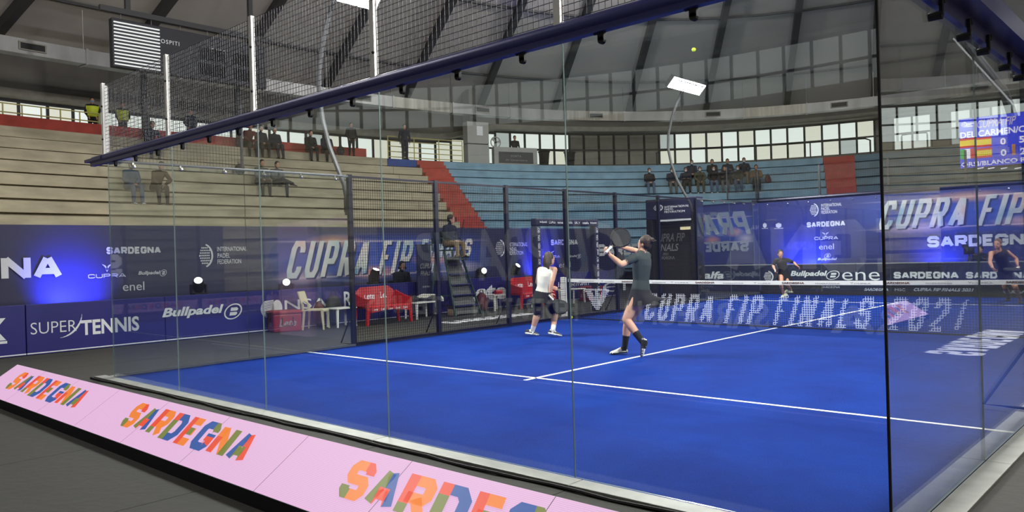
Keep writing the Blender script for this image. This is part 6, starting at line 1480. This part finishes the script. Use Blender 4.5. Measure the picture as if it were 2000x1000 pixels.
# spectators on the tiers
def seat_row(px, sy):
    best = None
    for k in range(0, NT):
        t = ring_t(px, sy, -k*TT)
        y = pxof(ring(t, -k*TT, zt(k)))[1]
        if best is None or abs(y-sy) < best[0]: best = (abs(y-sy), k)
    k = best[1]; return k, ring_t(px, sy, -k*TT+.22)
def spectator(px, sy, lab, top, bot, grpn, **kw):
    k, t = seat_row(px, sy); S = ring(t, -k*TT+.2, zt(k)); n = inward(t); tgt = (V((4, 10, 0))-S); tgt.z = 0; f = n*.6+tgt.normalized()*.4
    O = grp(top=top, bottom=bot, hair=kw.pop('hair', HAIRB), coat=True, collar=top, skin=kw.pop('skin', SKIN2), sole=SH_B)
    if kw.get('mask'): O['mask'] = kw['mask']
    kw.pop('mask', None); kw.setdefault('s', 1.09); O['grow'] = .045; O['arm_w'] = .02; O['leg_w'] = .014; O['shoe'] = kw.pop('shoe', SH_B)
    return seated('person', lab, S, f, O, group=grpn, **kw)
GL, GR = 'people on the concrete tiers', 'people on the blue tiers'
spectator(253, 366, 'person in a blue jacket and jeans on the lower concrete tiers', C_TEAL, C_JEAN, GL, lean=.15, arms='lap', mask=M_msk, shoe=SH_W)
spectator(303, 369, 'person in a brown jacket leaning forward on the lower concrete tiers', C_BRN, C_BLK, GL, lean=.55, arms='knees')
spectator(290, 288, 'person in dark navy behind the mesh, alone on the upper tiers', C_NAVY, C_NAVY, GL, lean=.4, arms='knees')
spectator(483, 294, 'person in a maroon top at the left end of the upper row', C_MAR, C_BLK, GL, lean=.4, arms='knees')
spectator(508, 290, 'person in dark clothes beside the one in maroon', C_NAVY, C_BLK, GL, lean=.1)
spectator(536, 290, 'person in navy stretching the legs on the upper tiers', C_NAVY, C_NAVY, GL, lean=.0, legs='out')
spectator(604, 299, 'person in a dark coat, left of the pair on the upper tiers', C_BLK, C_BLK, GL, lean=.2, skin=SKIN)
spectator(635, 300, 'person in a dark coat, right of the pair on the upper tiers', C_NAVY, C_BLK, GL, lean=.25)
spectator(507, 359, 'person in grey beside the cross-legged person on the middle tiers', C_GREY, C_BLK, GL, lean=.25, hair=HAIR)
spectator(541, 360, 'person sitting cross-legged on the middle tiers', C_GREY, C_NAVY, GL, lean=.0, legs='cross', skin=SKIN)
for px, sy, top, bot, lab, ar, ln, ms in ((1268, 362, C_BLK, C_JEAN, 'person in black with a cap, leftmost of the crowd on the blue tiers', 'lap', .1, M_msk), (1312, 362, C_NAVY, C_GREY, 'person in a navy top behind the floodlight pole', 'lap', .1, M_msk), (1339, 362, C_NAVY, C_BLK, 'masked person in dark navy, third of the front row on the blue tiers', 'fold', .15, M_msk), (1366, 361, C_OLV, C_OLV, 'person in olive with a fur hood, front row on the blue tiers', 'knees', .35, M_msk), (1393, 361, C_BLK, C_JEAN, 'masked person in black and jeans, middle of the front row', 'knees', .4, M_msk), (1415, 359, C_BLK, C_GREY, 'person in black half hidden by the far corner mesh', 'fold', .2, None), (1441, 359, C_OLV, C_JEAN, 'person in a dark olive coat, front row right part', 'lap', .15, M_msk), (1477, 358, C_TAN, C_BLK, 'person in a tan jacket, rightmost of the front row', 'fold', .1, None),
 (1351, 346, C_NAVY, C_BLK, 'person in navy, leftmost of the back row on the blue tiers', 'lap', .1, M_msk), (1391, 346, C_BLK, C_BLK, 'large person in black, second of the back row', 'lap', .1, None), (1421, 345, C_NAVY, C_GREY, 'person in dark navy, third of the back row', 'fold', .1, None), (1453, 344, C_NAVY, C_KHA, 'person in navy with khaki trousers, right end of the back row', 'knees', .3, M_msk)):
    spectator(px, sy, lab, top, bot, GR, lean=ln, arms=ar, mask=ms, shoe=SH_W if px in (1366, 1393, 1339) else SH_B, hair=random.choice([HAIR, HAIRB]))
def on_walk(px, off): t = ring_t(px, 270, off); p = ring(t, off, 6.2); return p, inward(t)
for px, off, lab, top, bot, ar, O2 in ((182, 1.2, 'person in a yellow vest with a blue mask on the walkway at the left', C_BLK, C_BLK, 'pocket', grp(mask=M_mskb, vest=C_VEST)), (241, 1.2, 'person in a yellow vest behind the wire mesh', C_BLK, C_BLK, 'pocket', grp(vest=C_VEST)), (373, 1.2, 'person in dark navy standing on the walkway behind the mesh', C_NAVY, C_NAVY, 'pocket', {}), (790, .12, 'person in dark clothes standing alone by the yellow railing', C_NAVY, C_NAVY, 'down', {}), (686, .3, 'person in dark clothes standing at the right end of the parapet', C_BLK, C_BLK, 'pocket', {}), (1005, 1.0, 'person standing behind the grey sign box, head showing', C_BLK, C_BLK, 'down', {})):
    p, n = on_walk(px, off); O = grp(top=top, bottom=bot, hair=HAIRB, coat=True, skin=SKIN2, sole=SH_B); O.update(O2); O.pop('armm', 0)
    sc_ = {1005: .98, 686: .92, 182: .9, 241: .88, 373: .9}.get(px, 1.0)
    if px == 1005: p = p-n*.0+V((0, 0, 0))
    standing('person', lab, p, n+V((.3, -.3, 0)), O, ar, sc_, 'people on the walkway')
for px, sy, lab in ((470, 350, 'dark backpack lying on the middle concrete tiers'), (1500, 358, 'small dark red backpack on the blue tiers right of the crowd'), (666, 304, 'black backpack beside the person at the parapet end')):
    k, t = seat_row(px, sy); p = ring(t, -k*TT+.26, zt(k)); bag('backpack', (p.x, p.y, p.z+.006), .28, .4, .46, M_maroon if px == 1500 else M_gnyl, lab, 'backpack')
